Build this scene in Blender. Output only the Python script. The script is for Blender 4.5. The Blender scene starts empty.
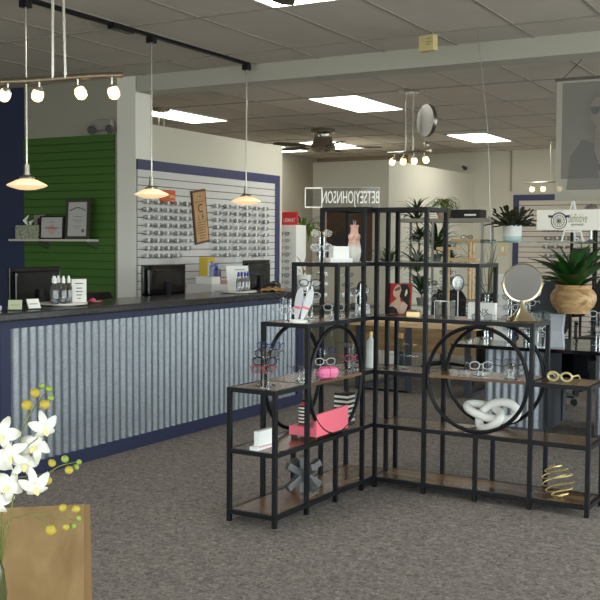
import bpy, bmesh, math, random
from mathutils import Vector, Matrix, Euler
random.seed(7)
PI = math.pi
C = bpy.context.scene.collection
SC = bpy.context.scene

# ------------------------------------------------------------------ camera
F = 1003.6; PITCH = .0561; ROLL = .0066; YAW = -.5173; H = 1.585
fw = Vector((math.sin(YAW)*math.cos(PITCH), math.cos(YAW)*math.cos(PITCH), -math.sin(PITCH)))
rt = Vector((math.cos(YAW), -math.sin(YAW), 0)); up = rt.cross(fw)
r2 = rt*math.cos(ROLL)+up*math.sin(ROLL); u2 = up*math.cos(ROLL)-rt*math.sin(ROLL)
cd = bpy.data.cameras.new('camera'); cam = bpy.data.objects.new('camera', cd); C.objects.link(cam)
cd.sensor_width = 36; cd.lens = F/600*36; cd.clip_end = 100
cam.matrix_world = Matrix(((r2.x, u2.x, -fw.x, 0), (r2.y, u2.y, -fw.y, 0), (r2.z, u2.z, -fw.z, H), (0, 0, 0, 1)))
SC.camera = cam
CO = Vector((0, 0, H))
def ray(x, y): return fw + r2*((x-300)/F) + u2*((300-y)/F)
def at_z(x, y, z): d = ray(x, y); return CO + d*((z-H)/d.z)
def at_x(x, y, v): d = ray(x, y); return CO + d*(v/d.x)
def at_y(x, y, v): d = ray(x, y); return CO + d*(v/d.y)

# ------------------------------------------------------------------ materials
def lin(c):
    return tuple(((v/255)/12.92 if v/255 <= .04045 else ((v/255+.055)/1.055)**2.4) for v in c)
MATS = {}
def mat(name, rgb, rough=.5, metal=0, var=None, scale=8, emit=0, ecol=None, alpha=None, trans=0, ior=1.45, bump=0, bscale=60, coords='Object', stretch=None, spec=None):
    if name in MATS: return MATS[name]
    m = bpy.data.materials.new(name); m.use_nodes = True; MATS[name] = m
    nt = m.node_tree; b = nt.nodes['Principled BSDF']
    b.inputs['Base Color'].default_value = (*lin(rgb), 1)
    b.inputs['Roughness'].default_value = rough; b.inputs['Metallic'].default_value = metal
    b.inputs['IOR'].default_value = ior
    if spec is not None: b.inputs['Specular IOR Level'].default_value = spec
    if trans: b.inputs['Transmission Weight'].default_value = trans
    if emit:
        b.inputs['Emission Color'].default_value = (*lin(ecol or rgb), 1); b.inputs['Emission Strength'].default_value = emit
    if var or bump:
        tc = nt.nodes.new('ShaderNodeTexCoord'); mp = nt.nodes.new('ShaderNodeMapping')
        nt.links.new(tc.outputs[coords], mp.inputs[0])
        if stretch: mp.inputs['Scale'].default_value = stretch
    if var:
        n = nt.nodes.new('ShaderNodeTexNoise'); n.inputs['Scale'].default_value = scale; n.inputs['Detail'].default_value = 5
        n.inputs['Roughness'].default_value = .6
        cr = nt.nodes.new('ShaderNodeValToRGB')
        cr.color_ramp.elements[0].position = .32; cr.color_ramp.elements[1].position = .68
        cr.color_ramp.elements[0].color = (*lin(rgb), 1); cr.color_ramp.elements[1].color = (*lin(var), 1)
        nt.links.new(mp.outputs[0], n.inputs['Vector']); nt.links.new(n.outputs['Fac'], cr.inputs[0])
        nt.links.new(cr.outputs[0], b.inputs['Base Color'])
    if bump:
        n2 = nt.nodes.new('ShaderNodeTexNoise'); n2.inputs['Scale'].default_value = bscale
        bp = nt.nodes.new('ShaderNodeBump'); bp.inputs['Strength'].default_value = bump; bp.inputs['Distance'].default_value = .01
        nt.links.new(mp.outputs[0], n2.inputs['Vector']); nt.links.new(n2.outputs['Fac'], bp.inputs['Height'])
        nt.links.new(bp.outputs[0], b.inputs['Normal'])
    return m
def clear(name, rgb=(240, 245, 245), gloss=.12, rough=.02):
    """thin clear sheet: mostly see-through, a little mirror"""
    if name in MATS: return MATS[name]
    m = bpy.data.materials.new(name); m.use_nodes = True; MATS[name] = m; nt = m.node_tree
    nt.nodes.clear()
    o = nt.nodes.new('ShaderNodeOutputMaterial'); mx = nt.nodes.new('ShaderNodeMixShader')
    t = nt.nodes.new('ShaderNodeBsdfTransparent'); g = nt.nodes.new('ShaderNodeBsdfGlossy')
    t.inputs[0].default_value = (*lin(rgb), 1); g.inputs['Roughness'].default_value = rough
    lw = nt.nodes.new('ShaderNodeLayerWeight'); lw.inputs['Blend'].default_value = .35
    mr = nt.nodes.new('ShaderNodeMapRange'); mr.inputs['To Min'].default_value = gloss*.6; mr.inputs['To Max'].default_value = min(1, gloss*4)
    nt.links.new(lw.outputs['Facing'], mr.inputs['Value']); nt.links.new(mr.outputs[0], mx.inputs[0])
    nt.links.new(t.outputs[0], mx.inputs[1]); nt.links.new(g.outputs[0], mx.inputs[2]); nt.links.new(mx.outputs[0], o.inputs[0])
    return m
def carpet():
    m = bpy.data.materials.new('carpet'); m.use_nodes = True; nt = m.node_tree; b = nt.nodes['Principled BSDF']
    b.inputs['Roughness'].default_value = .95; b.inputs['Specular IOR Level'].default_value = .15
    tc = nt.nodes.new('ShaderNodeTexCoord')
    n = nt.nodes.new('ShaderNodeTexNoise'); n.inputs['Scale'].default_value = 30; n.inputs['Detail'].default_value = 6; n.inputs['Roughness'].default_value = .75; n.inputs['Distortion'].default_value = 1.2
    nt.links.new(tc.outputs['Object'], n.inputs['Vector'])
    cr = nt.nodes.new('ShaderNodeValToRGB'); e = cr.color_ramp.elements
    e[0].position = .36; e[0].color = (*lin((98, 91, 86)), 1); e[1].position = .64; e[1].color = (*lin((162, 152, 144)), 1)
    nt.links.new(n.outputs['Fac'], cr.inputs[0])
    v = nt.nodes.new('ShaderNodeTexVoronoi'); v.inputs['Scale'].default_value = 14; v.distance = 'CHEBYCHEV'; v.feature = 'DISTANCE_TO_EDGE'
    v = nt.nodes.new('ShaderNodeTexNoise'); v.inputs['Scale'].default_value = 13; v.inputs['Detail'].default_value = 4; v.inputs['Distortion'].default_value = 4
    nt.links.new(tc.outputs['Object'], v.inputs['Vector'])
    cr2 = nt.nodes.new('ShaderNodeValToRGB'); e = cr2.color_ramp.elements
    e[0].position = .42; e[0].color = (.60, .61, .63, 1); e[1].position = .56; e[1].color = (1, 1, 1, 1)
    nt.links.new(v.outputs['Fac'], cr2.inputs[0])
    mx = nt.nodes.new('ShaderNodeMix'); mx.data_type = 'RGBA'; mx.blend_type = 'MULTIPLY'; mx.inputs[0].default_value = .55
    nt.links.new(cr.outputs[0], mx.inputs[6]); nt.links.new(cr2.outputs[0], mx.inputs[7])
    nt.links.new(mx.outputs[2], b.inputs['Base Color'])
    bp = nt.nodes.new('ShaderNodeBump'); bp.inputs['Strength'].default_value = .5; bp.inputs['Distance'].default_value = .01
    nt.links.new(n.outputs['Fac'], bp.inputs['Height']); nt.links.new(bp.outputs[0], b.inputs['Normal'])
    return m
def wood(name, dark, light, scale=3, rough=.45, axis='X', dist=4, spec=.4):
    if name in MATS: return MATS[name]
    m = bpy.data.materials.new(name); m.use_nodes = True; MATS[name] = m; nt = m.node_tree; b = nt.nodes['Principled BSDF']
    b.inputs['Roughness'].default_value = rough; b.inputs['Specular IOR Level'].default_value = spec
    tc = nt.nodes.new('ShaderNodeTexCoord'); mp = nt.nodes.new('ShaderNodeMapping'); nt.links.new(tc.outputs['Object'], mp.inputs[0])
    mp.inputs['Scale'].default_value = {'X': (.25, 1.6, 1.6), 'Y': (1.6, .25, 1.6), 'Z': (1.6, 1.6, .25)}[axis]
    n = nt.nodes.new('ShaderNodeTexNoise'); n.inputs['Scale'].default_value = scale*4; n.inputs['Detail'].default_value = 3; n.inputs['Roughness'].default_value = .5; n.inputs['Distortion'].default_value = dist*.25
    nt.links.new(mp.outputs[0], n.inputs['Vector'])
    cr = nt.nodes.new('ShaderNodeValToRGB'); e = cr.color_ramp.elements
    e[0].position = .33; e[0].color = (*lin(dark), 1); e[1].position = .66; e[1].color = (*lin(light), 1)
    nt.links.new(n.outputs['Fac'], cr.inputs[0]); nt.links.new(cr.outputs[0], b.inputs['Base Color'])
    return m
def zinc():
    m = bpy.data.materials.new('zinc'); m.use_nodes = True; nt = m.node_tree; b = nt.nodes['Principled BSDF']
    b.inputs['Metallic'].default_value = .85
    tc = nt.nodes.new('ShaderNodeTexCoord')
    v = nt.nodes.new('ShaderNodeTexVoronoi'); v.inputs['Scale'].default_value = 70; nt.links.new(tc.outputs['Object'], v.inputs['Vector'])
    cr = nt.nodes.new('ShaderNodeValToRGB'); e = cr.color_ramp.elements
    e[0].color = (*lin((136, 140, 145)), 1); e[1].color = (*lin((158, 163, 168)), 1)
    nt.links.new(v.outputs['Color'], cr.inputs[0]); nt.links.new(cr.outputs[0], b.inputs['Base Color'])
    n = nt.nodes.new('ShaderNodeTexNoise'); n.inputs['Scale'].default_value = 3; nt.links.new(tc.outputs['Object'], n.inputs['Vector'])
    mr = nt.nodes.new('ShaderNodeMapRange'); mr.inputs['To Min'].default_value = .38; mr.inputs['To Max'].default_value = .55
    nt.links.new(n.outputs['Fac'], mr.inputs['Value']); nt.links.new(mr.outputs[0], b.inputs['Roughness'])
    return m
def tiles():
    """suspended ceiling: the tile's own mottled face"""
    return mat('ceiling_tile', (206, 198, 188), .9, var=(196, 188, 178), scale=1.6, bump=.15, bscale=120)
M_WALL = mat('cream_paint', (204, 200, 184), .8, bump=.03, bscale=90)
M_GREYWALL = mat('grey_paint', (160, 156, 142), .8, bump=.03, bscale=90)
M_NAVY = mat('navy_paint', (42, 46, 74), .5)
M_NAVYB = mat('blue_trim_paint', (60, 64, 98), .5)
M_GREEN = mat('green_slat', (66, 104, 40), .5)
M_WSLAT = mat('white_slat', (206, 204, 200), .5)
M_GROOVE = mat('groove_shadow_gap', (90, 88, 86), .8)
M_BLACK = mat('black_steel', (17, 17, 21), .45, spec=.3)
M_BLKPL = mat('black_plastic', (18, 18, 20), .35)
M_GLOSSBLK = mat('gloss_black', (8, 8, 12), .08)
M_CHROME = mat('brushed_nickel', (190, 186, 176), .28, 1)
M_STEEL = mat('steel_grey', (170, 170, 168), .3, 1)
M_GOLD = mat('brass_gold', (232, 208, 146), .34, .85)
M_WHITE = mat('white_plastic', (236, 235, 230), .4)
M_PAPER = mat('white_paper', (232, 230, 224), .7)
M_SHELFWOOD = wood('rustic_shelf_wood', (60, 42, 30), (136, 106, 80), .8, .24, 'X', 2)
M_OAK = wood('oak_top', (140, 108, 70), (196, 164, 118), 1.6, .5, 'Y', 6)
M_LIGHTWOOD = wood('pale_ash_wood', (196, 160, 112), (222, 192, 148), 3, .5, 'X')
M_COUNTER = mat('charcoal_laminate', (42, 40, 42), .22, var=(58, 55, 56), scale=30)
M_CLEAR = clear('clear_acrylic')
M_GLASS = clear('clear_glass', (222, 238, 234), .16)
M_LENS = clear('lens', (232, 234, 236), .055)
M_DLENS = mat('dark_lens', (20, 22, 28), .06)
M_LIGHT = mat('light_diffuser', (255, 255, 252), .5, emit=5, ecol=(255, 252, 244))
M_BULB = mat('bulb', (255, 240, 210), .4, emit=1.7, ecol=(255, 208, 132))
M_SHADE = mat('frosted_shade', (255, 236, 204), .3, emit=.33, ecol=(255, 216, 160))
M_LEAF = mat('leaf', (48, 82, 34), .45, var=(30, 56, 24), scale=9)
M_AGAVE = mat('agave_leaf', (48, 96, 34), .4, var=(26, 62, 24), scale=5)
M_SPIDER = mat('striped_leaf', (150, 160, 104), .5, var=(86, 108, 56), scale=26)
M_PALM = mat('palm_leaf', (120, 150, 60), .5, var=(70, 105, 40), scale=12)
M_CACTUS = mat('cactus_leaf', (54, 54, 34), .5, var=(34, 42, 26), scale=16)
M_POTW = mat('white_ceramic', (222, 222, 216), .4)
M_PINK = mat('pink_lacquer', (240, 112, 128), .45)
M_PINK2 = mat('pink_case', (238, 128, 166), .4)
M_RED = mat('red_print', (190, 44, 48), .5)
M_ORANGE = mat('orange_print', (200, 92, 44), .5)
M_INK = mat('dark_ink', (40, 38, 42), .7)
M_INKN = mat('navy_ink', (52, 56, 92), .7)
M_INKG = mat('olive_ink', (150, 156, 120), .7)
M_BRASSY = mat('satin_gold', (226, 216, 186), .26, 1)

# ------------------------------------------------------------------ mesh builder
class MB:
    def __init__(s): s.bm = bmesh.new(); s.mi = 0
    def _tag(s, fs):
        for f in fs: f.material_index = s.mi
    def box(s, x0, x1, y0, y1, z0, z1, rot=None, at=(0, 0, 0), bev=0):
        c = Vector(((x0+x1)/2, (y0+y1)/2, (z0+z1)/2))
        m = Matrix.Translation(at) @ (rot.to_4x4() if rot else Matrix.Identity(4)) @ Matrix.Translation(c) @ Matrix.Diagonal((abs(x1-x0), abs(y1-y0), abs(z1-z0), 1))
        g = bmesh.ops.create_cube(s.bm, size=1, matrix=m)
        fs = {f for v in g['verts'] for f in v.link_faces}
        s._tag(fs)
        if bev:
            es = list({e for v in g['verts'] for e in v.link_edges})
            r = bmesh.ops.bevel(s.bm, geom=es, offset=bev, segments=2, affect='EDGES', profile=.5); s._tag(r['faces'])
        return s
    def tube(s, pts, r, seg=8, closed=False, r1=None, caps=True, flat=None):
        pts = [Vector(p) for p in pts]; n = len(pts); rings = []
        prev = None
        for i, p in enumerate(pts):
            if closed: t = pts[(i+1) % n]-pts[i-1]
            else: t = pts[min(i+1, n-1)]-pts[max(i-1, 0)]
            t.normalize()
            if prev is None:
                a = Vector((0, 0, 1)) if abs(t.z) < .9 else Vector((1, 0, 0))
                u = t.cross(a).normalized()
            else:
                u = prev-t*prev.dot(t)
                u = u.normalized() if u.length > 1e-6 else t.orthogonal().normalized()
            prev = u; v = t.cross(u)
            rr = r[i] if isinstance(r, (list, tuple)) else (r if r1 is None else r+(r1-r)*i/(n-1))
            rings.append([s.bm.verts.new(p+u*math.cos(2*PI*k/seg)*rr*(flat[0] if flat else 1)+v*math.sin(2*PI*k/seg)*rr*(flat[1] if flat else 1)) for k in range(seg)])
        fs = []
        for i in range(n if closed else n-1):
            A = rings[i]; B = rings[(i+1) % n]; off = 0
            if closed and i == n-1:
                off = min(range(seg), key=lambda o: (A[0].co-B[o].co).length)
            for k in range(seg):
                fs.append(s.bm.faces.new((A[k], A[(k+1) % seg], B[(k+1+off) % seg], B[(k+off) % seg])))
        if not closed and caps:
            fs.append(s.bm.faces.new(rings[0][::-1])); fs.append(s.bm.faces.new(rings[-1]))
        s._tag(fs); return s
    def cyl(s, p0, p1, r, seg=16, r1=None): return s.tube([p0, p1], r, seg, r1=r1)
    def lathe(s, prof, c=(0, 0, 0), seg=24, rot=None, caps=True):
        rings = []
        for (r, z) in prof:
            ring = []
            for k in range(seg):
                v = Vector((max(r, 1e-4)*math.cos(2*PI*k/seg), max(r, 1e-4)*math.sin(2*PI*k/seg), z))
                if rot: v = rot @ v
                ring.append(s.bm.verts.new(v+Vector(c)))
            rings.append(ring)
        fs = []
        for A, B in zip(rings, rings[1:]):
            for k in range(seg): fs.append(s.bm.faces.new((A[k], A[(k+1) % seg], B[(k+1) % seg], B[k])))
        if caps:
            fs.append(s.bm.faces.new(rings[0][::-1])); fs.append(s.bm.faces.new(rings[-1]))
        s._tag(fs); return s
    def sph(s, c, r, seg=12, sc=(1, 1, 1), rot=None):
        m = Matrix.Translation(c) @ (rot.to_4x4() if rot else Matrix.Identity(4)) @ Matrix.Diagonal((sc[0]*r, sc[1]*r, sc[2]*r, 1))
        g = bmesh.ops.create_uvsphere(s.bm, u_segments=seg, v_segments=max(6, seg*2//3), radius=1, matrix=m)
        s._tag({f for v in g['verts'] for f in v.link_faces}); return s
    def poly(s, pts, th, d=None):
        """planar outline given thickness th along its normal"""
        vs = [s.bm.verts.new(p) for p in pts]; f = s.bm.faces.new(vs); f.normal_update()
        nn = Vector(d) if d else f.normal
        r = bmesh.ops.extrude_face_region(s.bm, geom=[f])
        nv = [g for g in r['geom'] if isinstance(g, bmesh.types.BMVert)]
        bmesh.ops.translate(s.bm, verts=nv, vec=nn*th)
        s._tag({ff for v in vs+nv for ff in v.link_faces}); return s
    def leaf(s, pts, w, fold=.25, th=.0015, taper=None, side=None):
        """strap leaf along pts, folded down the middle rib, closed with thickness"""
        pts = [Vector(p) for p in pts]; n = len(pts); rows = []
        for i, p in enumerate(pts):
            t = (pts[min(i+1, n-1)]-pts[max(i-1, 0)]).normalized()
            sd = side.copy() if side else t.cross(Vector((0, 0, 1)))
            if sd.length < 1e-3: sd = Vector((1, 0, 0))
            sd.normalize(); nn = sd.cross(t).normalized()
            k = i/(n-1); ww = w*(taper(k) if taper else max(.04, math.sin(PI*(.12+.88*k))**.8))
            rows.append([s.bm.verts.new(p-sd*ww+nn*ww*fold), s.bm.verts.new(p+nn*th), s.bm.verts.new(p+sd*ww+nn*ww*fold), s.bm.verts.new(p-nn*th)])
        fs = []
        for A, B in zip(rows, rows[1:]):
            for k in range(4): fs.append(s.bm.faces.new((A[k], A[(k+1) % 4], B[(k+1) % 4], B[k])))
        fs.append(s.bm.faces.new(rows[0][::-1])); fs.append(s.bm.faces.new(rows[-1]))
        s._tag(fs); return s
    def mesh(s, name, mats, smooth=False):
        bmesh.ops.recalc_face_normals(s.bm, faces=s.bm.faces)
        me = bpy.data.meshes.new(name); s.bm.to_mesh(me); s.bm.free()
        for m in (mats if isinstance(mats, (list, tuple)) else [mats]): me.materials.append(m)
        if smooth:
            for p in me.polygons: p.use_smooth = True
            try: me.set_sharp_from_angle(angle=math.radians(40))
            except Exception: pass
        return me
    def build(s, name, mats, parent=None, smooth=False, loc=None, rot=None):
        o = bpy.data.objects.new(name, s.mesh(name, mats, smooth)); C.objects.link(o)
        if parent: o.parent = parent
        if loc is not None: o.location = loc
        if rot is not None: o.rotation_euler = rot
        return o
def tag(o, label=None, cat=None, group=None, kind=None):
    if label: o['label'] = label
    if cat: o['category'] = cat
    if group: o['group'] = group
    if kind: o['kind'] = kind
    return o
def thing(name, label, cat, loc=(0, 0, 0), rz=0, group=None):
    o = bpy.data.objects.new(name, None); C.objects.link(o); o.location = loc; o.rotation_euler = (0, 0, rz)
    o.empty_display_size = .1
    return tag(o, label, cat, group)
def struct(name, mb, m, smooth=False):
    o = mb.build(name, m, None, smooth); o['kind'] = 'structure'; return o
def kids(o): return [c for c in bpy.data.objects if c.parent == o]
def dup(o, loc=None, rz=None, label=None, group=None, parent=None):
    c = o.copy(); C.objects.link(c)
    if parent: c.parent = parent
    for k in kids(o): dup(k, parent=c)
    if loc is not None: c.location = loc
    if rz is not None: c.rotation_euler = (0, 0, rz) if not isinstance(rz, tuple) else rz
    if label: c['label'] = label
    if group: c['group'] = group
    return c
def text(name, body, size, m, parent, loc, rot, th=.0006, shear=0, sx=1, align='CENTER', flip=False):
    cu = bpy.data.curves.new(name, 'FONT'); cu.body = body; cu.size = size; cu.extrude = th; cu.shear = shear
    cu.align_x = align; cu.align_y = 'CENTER'; cu.resolution_u = 3
    t = bpy.data.objects.new('tmp', cu); C.objects.link(t)
    bpy.context.view_layer.update()
    me = bpy.data.meshes.new_from_object(t.evaluated_get(bpy.context.evaluated_depsgraph_get()))
    bpy.data.objects.remove(t)
    me.materials.clear(); me.materials.append(m)
    k = -1 if flip else 1
    for v in me.vertices: v.co.x *= sx*k
    o = bpy.data.objects.new(name, me); C.objects.link(o)
    if parent: o.parent = parent
    o.location = loc; o.rotation_euler = rot
    return o
FACE_X = (PI/2, 0, PI/2)       # text lying in a plane that faces +X
FACE_NY = (PI/2, 0, 0)         # text lying in a plane that faces -Y

# ------------------------------------------------------------------ room shell
CH = 3.2; YB = 16.8; XR = 3.6; XL = -9.2; YF = -3.0
def S(name, x0, x1, y0, y1, z0, z1, m): return struct(name, MB().box(x0, x1, y0, y1, z0, z1), m)
S('floor', XL, XR, YF, YB, -.1, 0, carpet())
S('ceiling', XL, XR, YF, YB, CH, CH+.1, tiles())
S('wall_back', XL-.1, XR+.1, YB, YB+.15, 0, CH+.1, M_WALL)
S('wall_left', XL-.1, XL, YF, YB, 0, CH, M_GREYWALL)
S('wall_reception', XL, -6.5, 7.78, 7.92, 0, CH, M_GREYWALL)
S('wall_frames', -6.37, -6.27, 8.0, 10.56, 0, 2.76, M_WALL)
S('wall_column', -6.5, -6.27, 7.76, 8.0, 0, CH, mat('column_paint', (236, 234, 224), .7))
S('ceiling_beam', -6.25, XR, 7.76, 8.02, 3.045, CH, mat('beam_paint', (184, 182, 170), .75))
wb = MB().box(-7.33, -6.08, 13.25, YB, 0, 2.8)
struct('wall_exam_room', wb, M_WALL)
# a paint line across the far wall, left of the exam room
S('trim_1', XL, -7.33, YB-.02, YB, 2.30, 2.335, mat('taupe_trim', (120, 112, 98), .7))
S('trim_2', XL, -7.33, YB-.012, YB, 2.335, CH, mat('brown_paint', (150, 134, 112), .8))
S('trim_3', -5.43, -5.40, YB-.015, YB, 2.5, CH, mat('seam', (150, 146, 130), .8))
# ceiling grid
g = MB()
bw = .0105
GX = [-1.705+.635*k for k in range(-12, 9)]
for x in GX: g.box(x-bw, x+bw, YF, 7.76, CH-.006, CH); g.box(x-bw, x+bw, 8.02, YB, CH-.006, CH)
for k in range(-8, 1): y = 7.24+1.27*k; g.box(XL, XR, y-bw, y+bw, CH-.007, CH)
for k in range(0, 7): y = 8.51+1.27*k; g.box(XL, XR, y-bw, y+bw, CH-.007, CH)
struct('trim_4', g, mat('ceiling_grid_metal', (158, 151, 142), .6))
# window wall on the right (+X), outside the photo; daylight comes through it
def window_wall():
    wins = [(-1.8+2.95*i, -1.8+2.95*i+2.45) for i in range(6)]
    w = MB(); z0, z1 = .55, 2.85
    w.box(XR, XR+.15, YF, YB, 0, z0); w.box(XR, XR+.15, YF, YB, z1, CH)
    y = YF
    for a, b in wins: w.box(XR, XR+.15, y, a, z0, z1); y = b
    w.box(XR, XR+.15, y, YB, z0, z1)
    struct('wall_right', w, M_WALL)
    for i, (a, b) in enumerate(wins):
        fr = MB()
        for (p, q, r, s) in ((a, b, z0, z0+.05), (a, b, z1-.05, z1), (a, a+.05, z0, z1), (b-.05, b, z0, z1), ((a+b)/2-.025, (a+b)/2+.025, z0, z1)):
            fr.box(XR+.05, XR+.1, p, q, r, s)
        f = struct('window_%d' % (i+1), fr, mat('window_frame', (70, 66, 62), .5))
        MB().box(XR+.07, XR+.075, a+.05, b-.05, z0+.05, z1-.05).build('window_glass', clear('window_pane', (245, 250, 250), .04), f)
        ld = bpy.data.lights.new('daylight_portal', 'AREA'); ld.shape = 'RECTANGLE'; ld.size = z1-z0; ld.size_y = b-a
        ld.cycles.is_portal = True
        lo = bpy.data.objects.new('daylight_portal', ld); C.objects.link(lo); lo.location = (XR+.16, (a+b)/2, (z0+z1)/2)
        lo.rotation_euler = (0, PI/2, 0)
window_wall()
def front_fill_windows():  # unseen windows added behind the camera to brighten faces turned to -Y
    spans = [(-7.2, -4.4), (-3.6, -.8), (0.1, 2.9)]; z0, z1 = .55, 2.7
    w = MB(); w.box(XL-.1, XR+.1, YF-.15, YF, 0, z0); w.box(XL-.1, XR+.1, YF-.15, YF, z1, CH+.1); x = XL-.1
    for a, b in spans: w.box(x, a, YF-.15, YF, z0, z1); x = b
    w.box(x, XR+.1, YF-.15, YF, z0, z1); struct('wall_front', w, M_GREYWALL)
    for i, (a, b) in enumerate(spans):
        fr = MB()
        for (p, q, r, s) in ((a, b, z0, z0+.05), (a, b, z1-.05, z1), (a, a+.05, z0, z1), (b-.05, b, z0, z1)): fr.box(p, q, YF-.1, YF-.05, r, s)
        f = struct('window_%d' % (i+7), fr, mat('window_frame', (70, 66, 62), .5))
        MB().box(a+.05, b-.05, YF-.075, YF-.07, z0+.05, z1-.05).build('window_glass', clear('window_pane', (245, 250, 250), .04), f)
        ld = bpy.data.lights.new('daylight_portal', 'AREA'); ld.shape = 'RECTANGLE'; ld.size = b-a; ld.size_y = z1-z0; ld.cycles.is_portal = True
        lo = bpy.data.objects.new('daylight_portal', ld); C.objects.link(lo); lo.location = ((a+b)/2, YF-.16, (z0+z1)/2); lo.rotation_euler = (PI/2, 0, 0)
front_fill_windows()
W = bpy.data.worlds.new('world'); SC.world = W; W.use_nodes = True; nt = W.node_tree
bg = nt.nodes['Background']; tc = nt.nodes.new('ShaderNodeTexCoord'); sp = nt.nodes.new('ShaderNodeSeparateXYZ'); cr = nt.nodes.new('ShaderNodeValToRGB')
nt.links.new(tc.outputs['Generated'], sp.inputs[0]); nt.links.new(sp.outputs['Z'], cr.inputs[0]); nt.links.new(cr.outputs[0], bg.inputs[0])
e = cr.color_ramp.elements; e[0].position = 0; e[0].color = (.50, .49, .47, 1); e[1].position = .06; e[1].color = (.92, .96, 1, 1)
bg.inputs[1].default_value = 5.0

# fluorescent panels in the ceiling
def panel(x0, x1, y0, y1, label):
    t = thing('ceiling_light', label, 'ceiling light', ((x0+x1)/2, (y0+y1)/2, CH), group=None)
    a, b = (x1-x0)/2, (y1-y0)/2
    MB().box(-a+.02, a-.02, -b+.02, b-.02, -.010, -.004).build('diffuser', M_LIGHT, t)
    f = MB(); f.box(-a, a, -b, -b+.022, -.014, 0).box(-a, a, b-.022, b, -.014, 0).box(-a, -a+.022, -b, b, -.014, 0).box(a-.022, a, -b, b, -.014, 0)
    f.build('frame', M_WHITE, t)
panel(-5.515, -4.89, 9.80, 11.10, 'bright rectangular ceiling panel near the middle of the ceiling, just past the white beam')
panel(-5.5, -4.88, 13.93, 15.2, 'bright ceiling panel right of the hanging oval mirror, near the cream back wall')
panel(-8.0, -7.4, 9.78, 11.1, 'bright ceiling panel seen above the eyeglass wall at left')
panel(-8.0, -7.4, 13.93, 15.2, 'bright ceiling panel directly behind the ceiling fan')
panel(-9.15, -8.55, 13.93, 15.33, 'bright ceiling panel left of the ceiling fan, cut off by the white wall end')
panel(-3.61, -2.985, 4.71, 5.95, 'bright ceiling panel behind the dark fan blade at the top edge')

# ------------------------------------------------------------------ slat panels
def slats(mb_gap, mb, x0, x1, z0, z1, pitch, th=.016, gap=.007, axis='Y', at=0):
    """horizontal boards; axis Y: panel faces -Y at y=at; axis X: faces +X at x=at"""
    n = int((z1-z0)/pitch)+1
    for i in range(n):
        a = z1-pitch*(i+1)+gap; b = z1-pitch*i
        a = max(a, z0)
        if b-a < .005: continue
        if axis == 'Y': mb.box(x0, x1, at-th, at-.004, a, b)
        else: mb.box(at+.004, at+th, x0, x1, a, b)
    if axis == 'Y': mb_gap.box(x0, x1, at-.006, at, z0, z1)
    else: mb_gap.box(at, at+.006, x0, x1, z0, z1)
gp = MB(); sl = MB(); slats(gp, sl, -7.76, -6.54, .0, 2.655, .079, axis='Y', at=7.776)
pg = thing('slatwall_panel', 'green slatwall panel behind the reception counter', 'slatwall', (0, 0, 0))
gp.build('backing', mat('green_groove', (30, 58, 16), .7), pg); sl.build('slat_board', M_GREEN, pg)
MB().box(XL, -7.762, 7.76, 7.78, 0, CH-.006).build('trim_5', mat('navy_wall_paint', (48, 55, 86), .6))['kind'] = 'structure'
pw = thing('slatwall_panel', 'white slatwall panel framed in blue, hung with rows of eyeglasses', 'slatwall', (0, 0, 0))
gp = MB(); sl = MB(); slats(gp, sl, 7.77, 10.36, .0, 2.30, .0785, axis='X', at=-6.266, gap=.008)
gp.build('backing', M_GROOVE, pw); sl.build('slat_board', M_WSLAT, pw)
MB().box(-6.266, -6.246, 7.765, 10.47, 2.30, 2.40).box(-6.266, -6.246, 10.36, 10.47, 0, 2.30).build('blue_border', M_NAVYB, pw)
pb = thing('slatwall_panel', 'pale slatwall panel with navy border on the far back wall at right', 'slatwall', (0, 0, 0))
gp = MB(); sl = MB(); slats(gp, sl, -5.26, -2.5, .0, 2.34, .088, axis='Y', at=YB-.004, gap=.012)
gp.build('backing', M_GROOVE, pb); sl.build('slat_board', mat('rosy_white_slat', (206, 196, 184), .6), pb)
MB().box(-5.36, -2.5, YB-.03, YB-.004, 2.34, 2.44).box(-5.36, -5.26, YB-.03, YB-.004, 0, 2.34).build('navy_border', M_NAVYB, pb)
# switch plate on the cream wall
p = at_y(503, 249, YB)
sp_ = thing('light_switch', 'cream switch plate on the far wall left of the navy border', 'light switch', (p.x, YB, p.z))
MB().box(-.07, .07, -.02, 0, -.11, .11, bev=.006).build('plate', mat('ivory', (206, 194, 150), .5), sp_)
MB().box(-.02, .02, -.03, -.02, -.04, .04).build('toggle', M_WHITE, sp_)
# camera-like fixture on grey wall above the block
p = at_y(464, 167, YB)
sc_ = thing('security_camera', 'small dark security camera on the far wall above the cream partition', 'security camera', (p.x, YB, p.z))
MB().box(-.05, .05, -.03, 0, -.04, .04).build('mount', M_WHITE, sc_)
MB().cyl((0, -.03, 0), (.1, -.2, -.04), .035).build('lens_housing', M_BLKPL, sc_, True)

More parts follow.
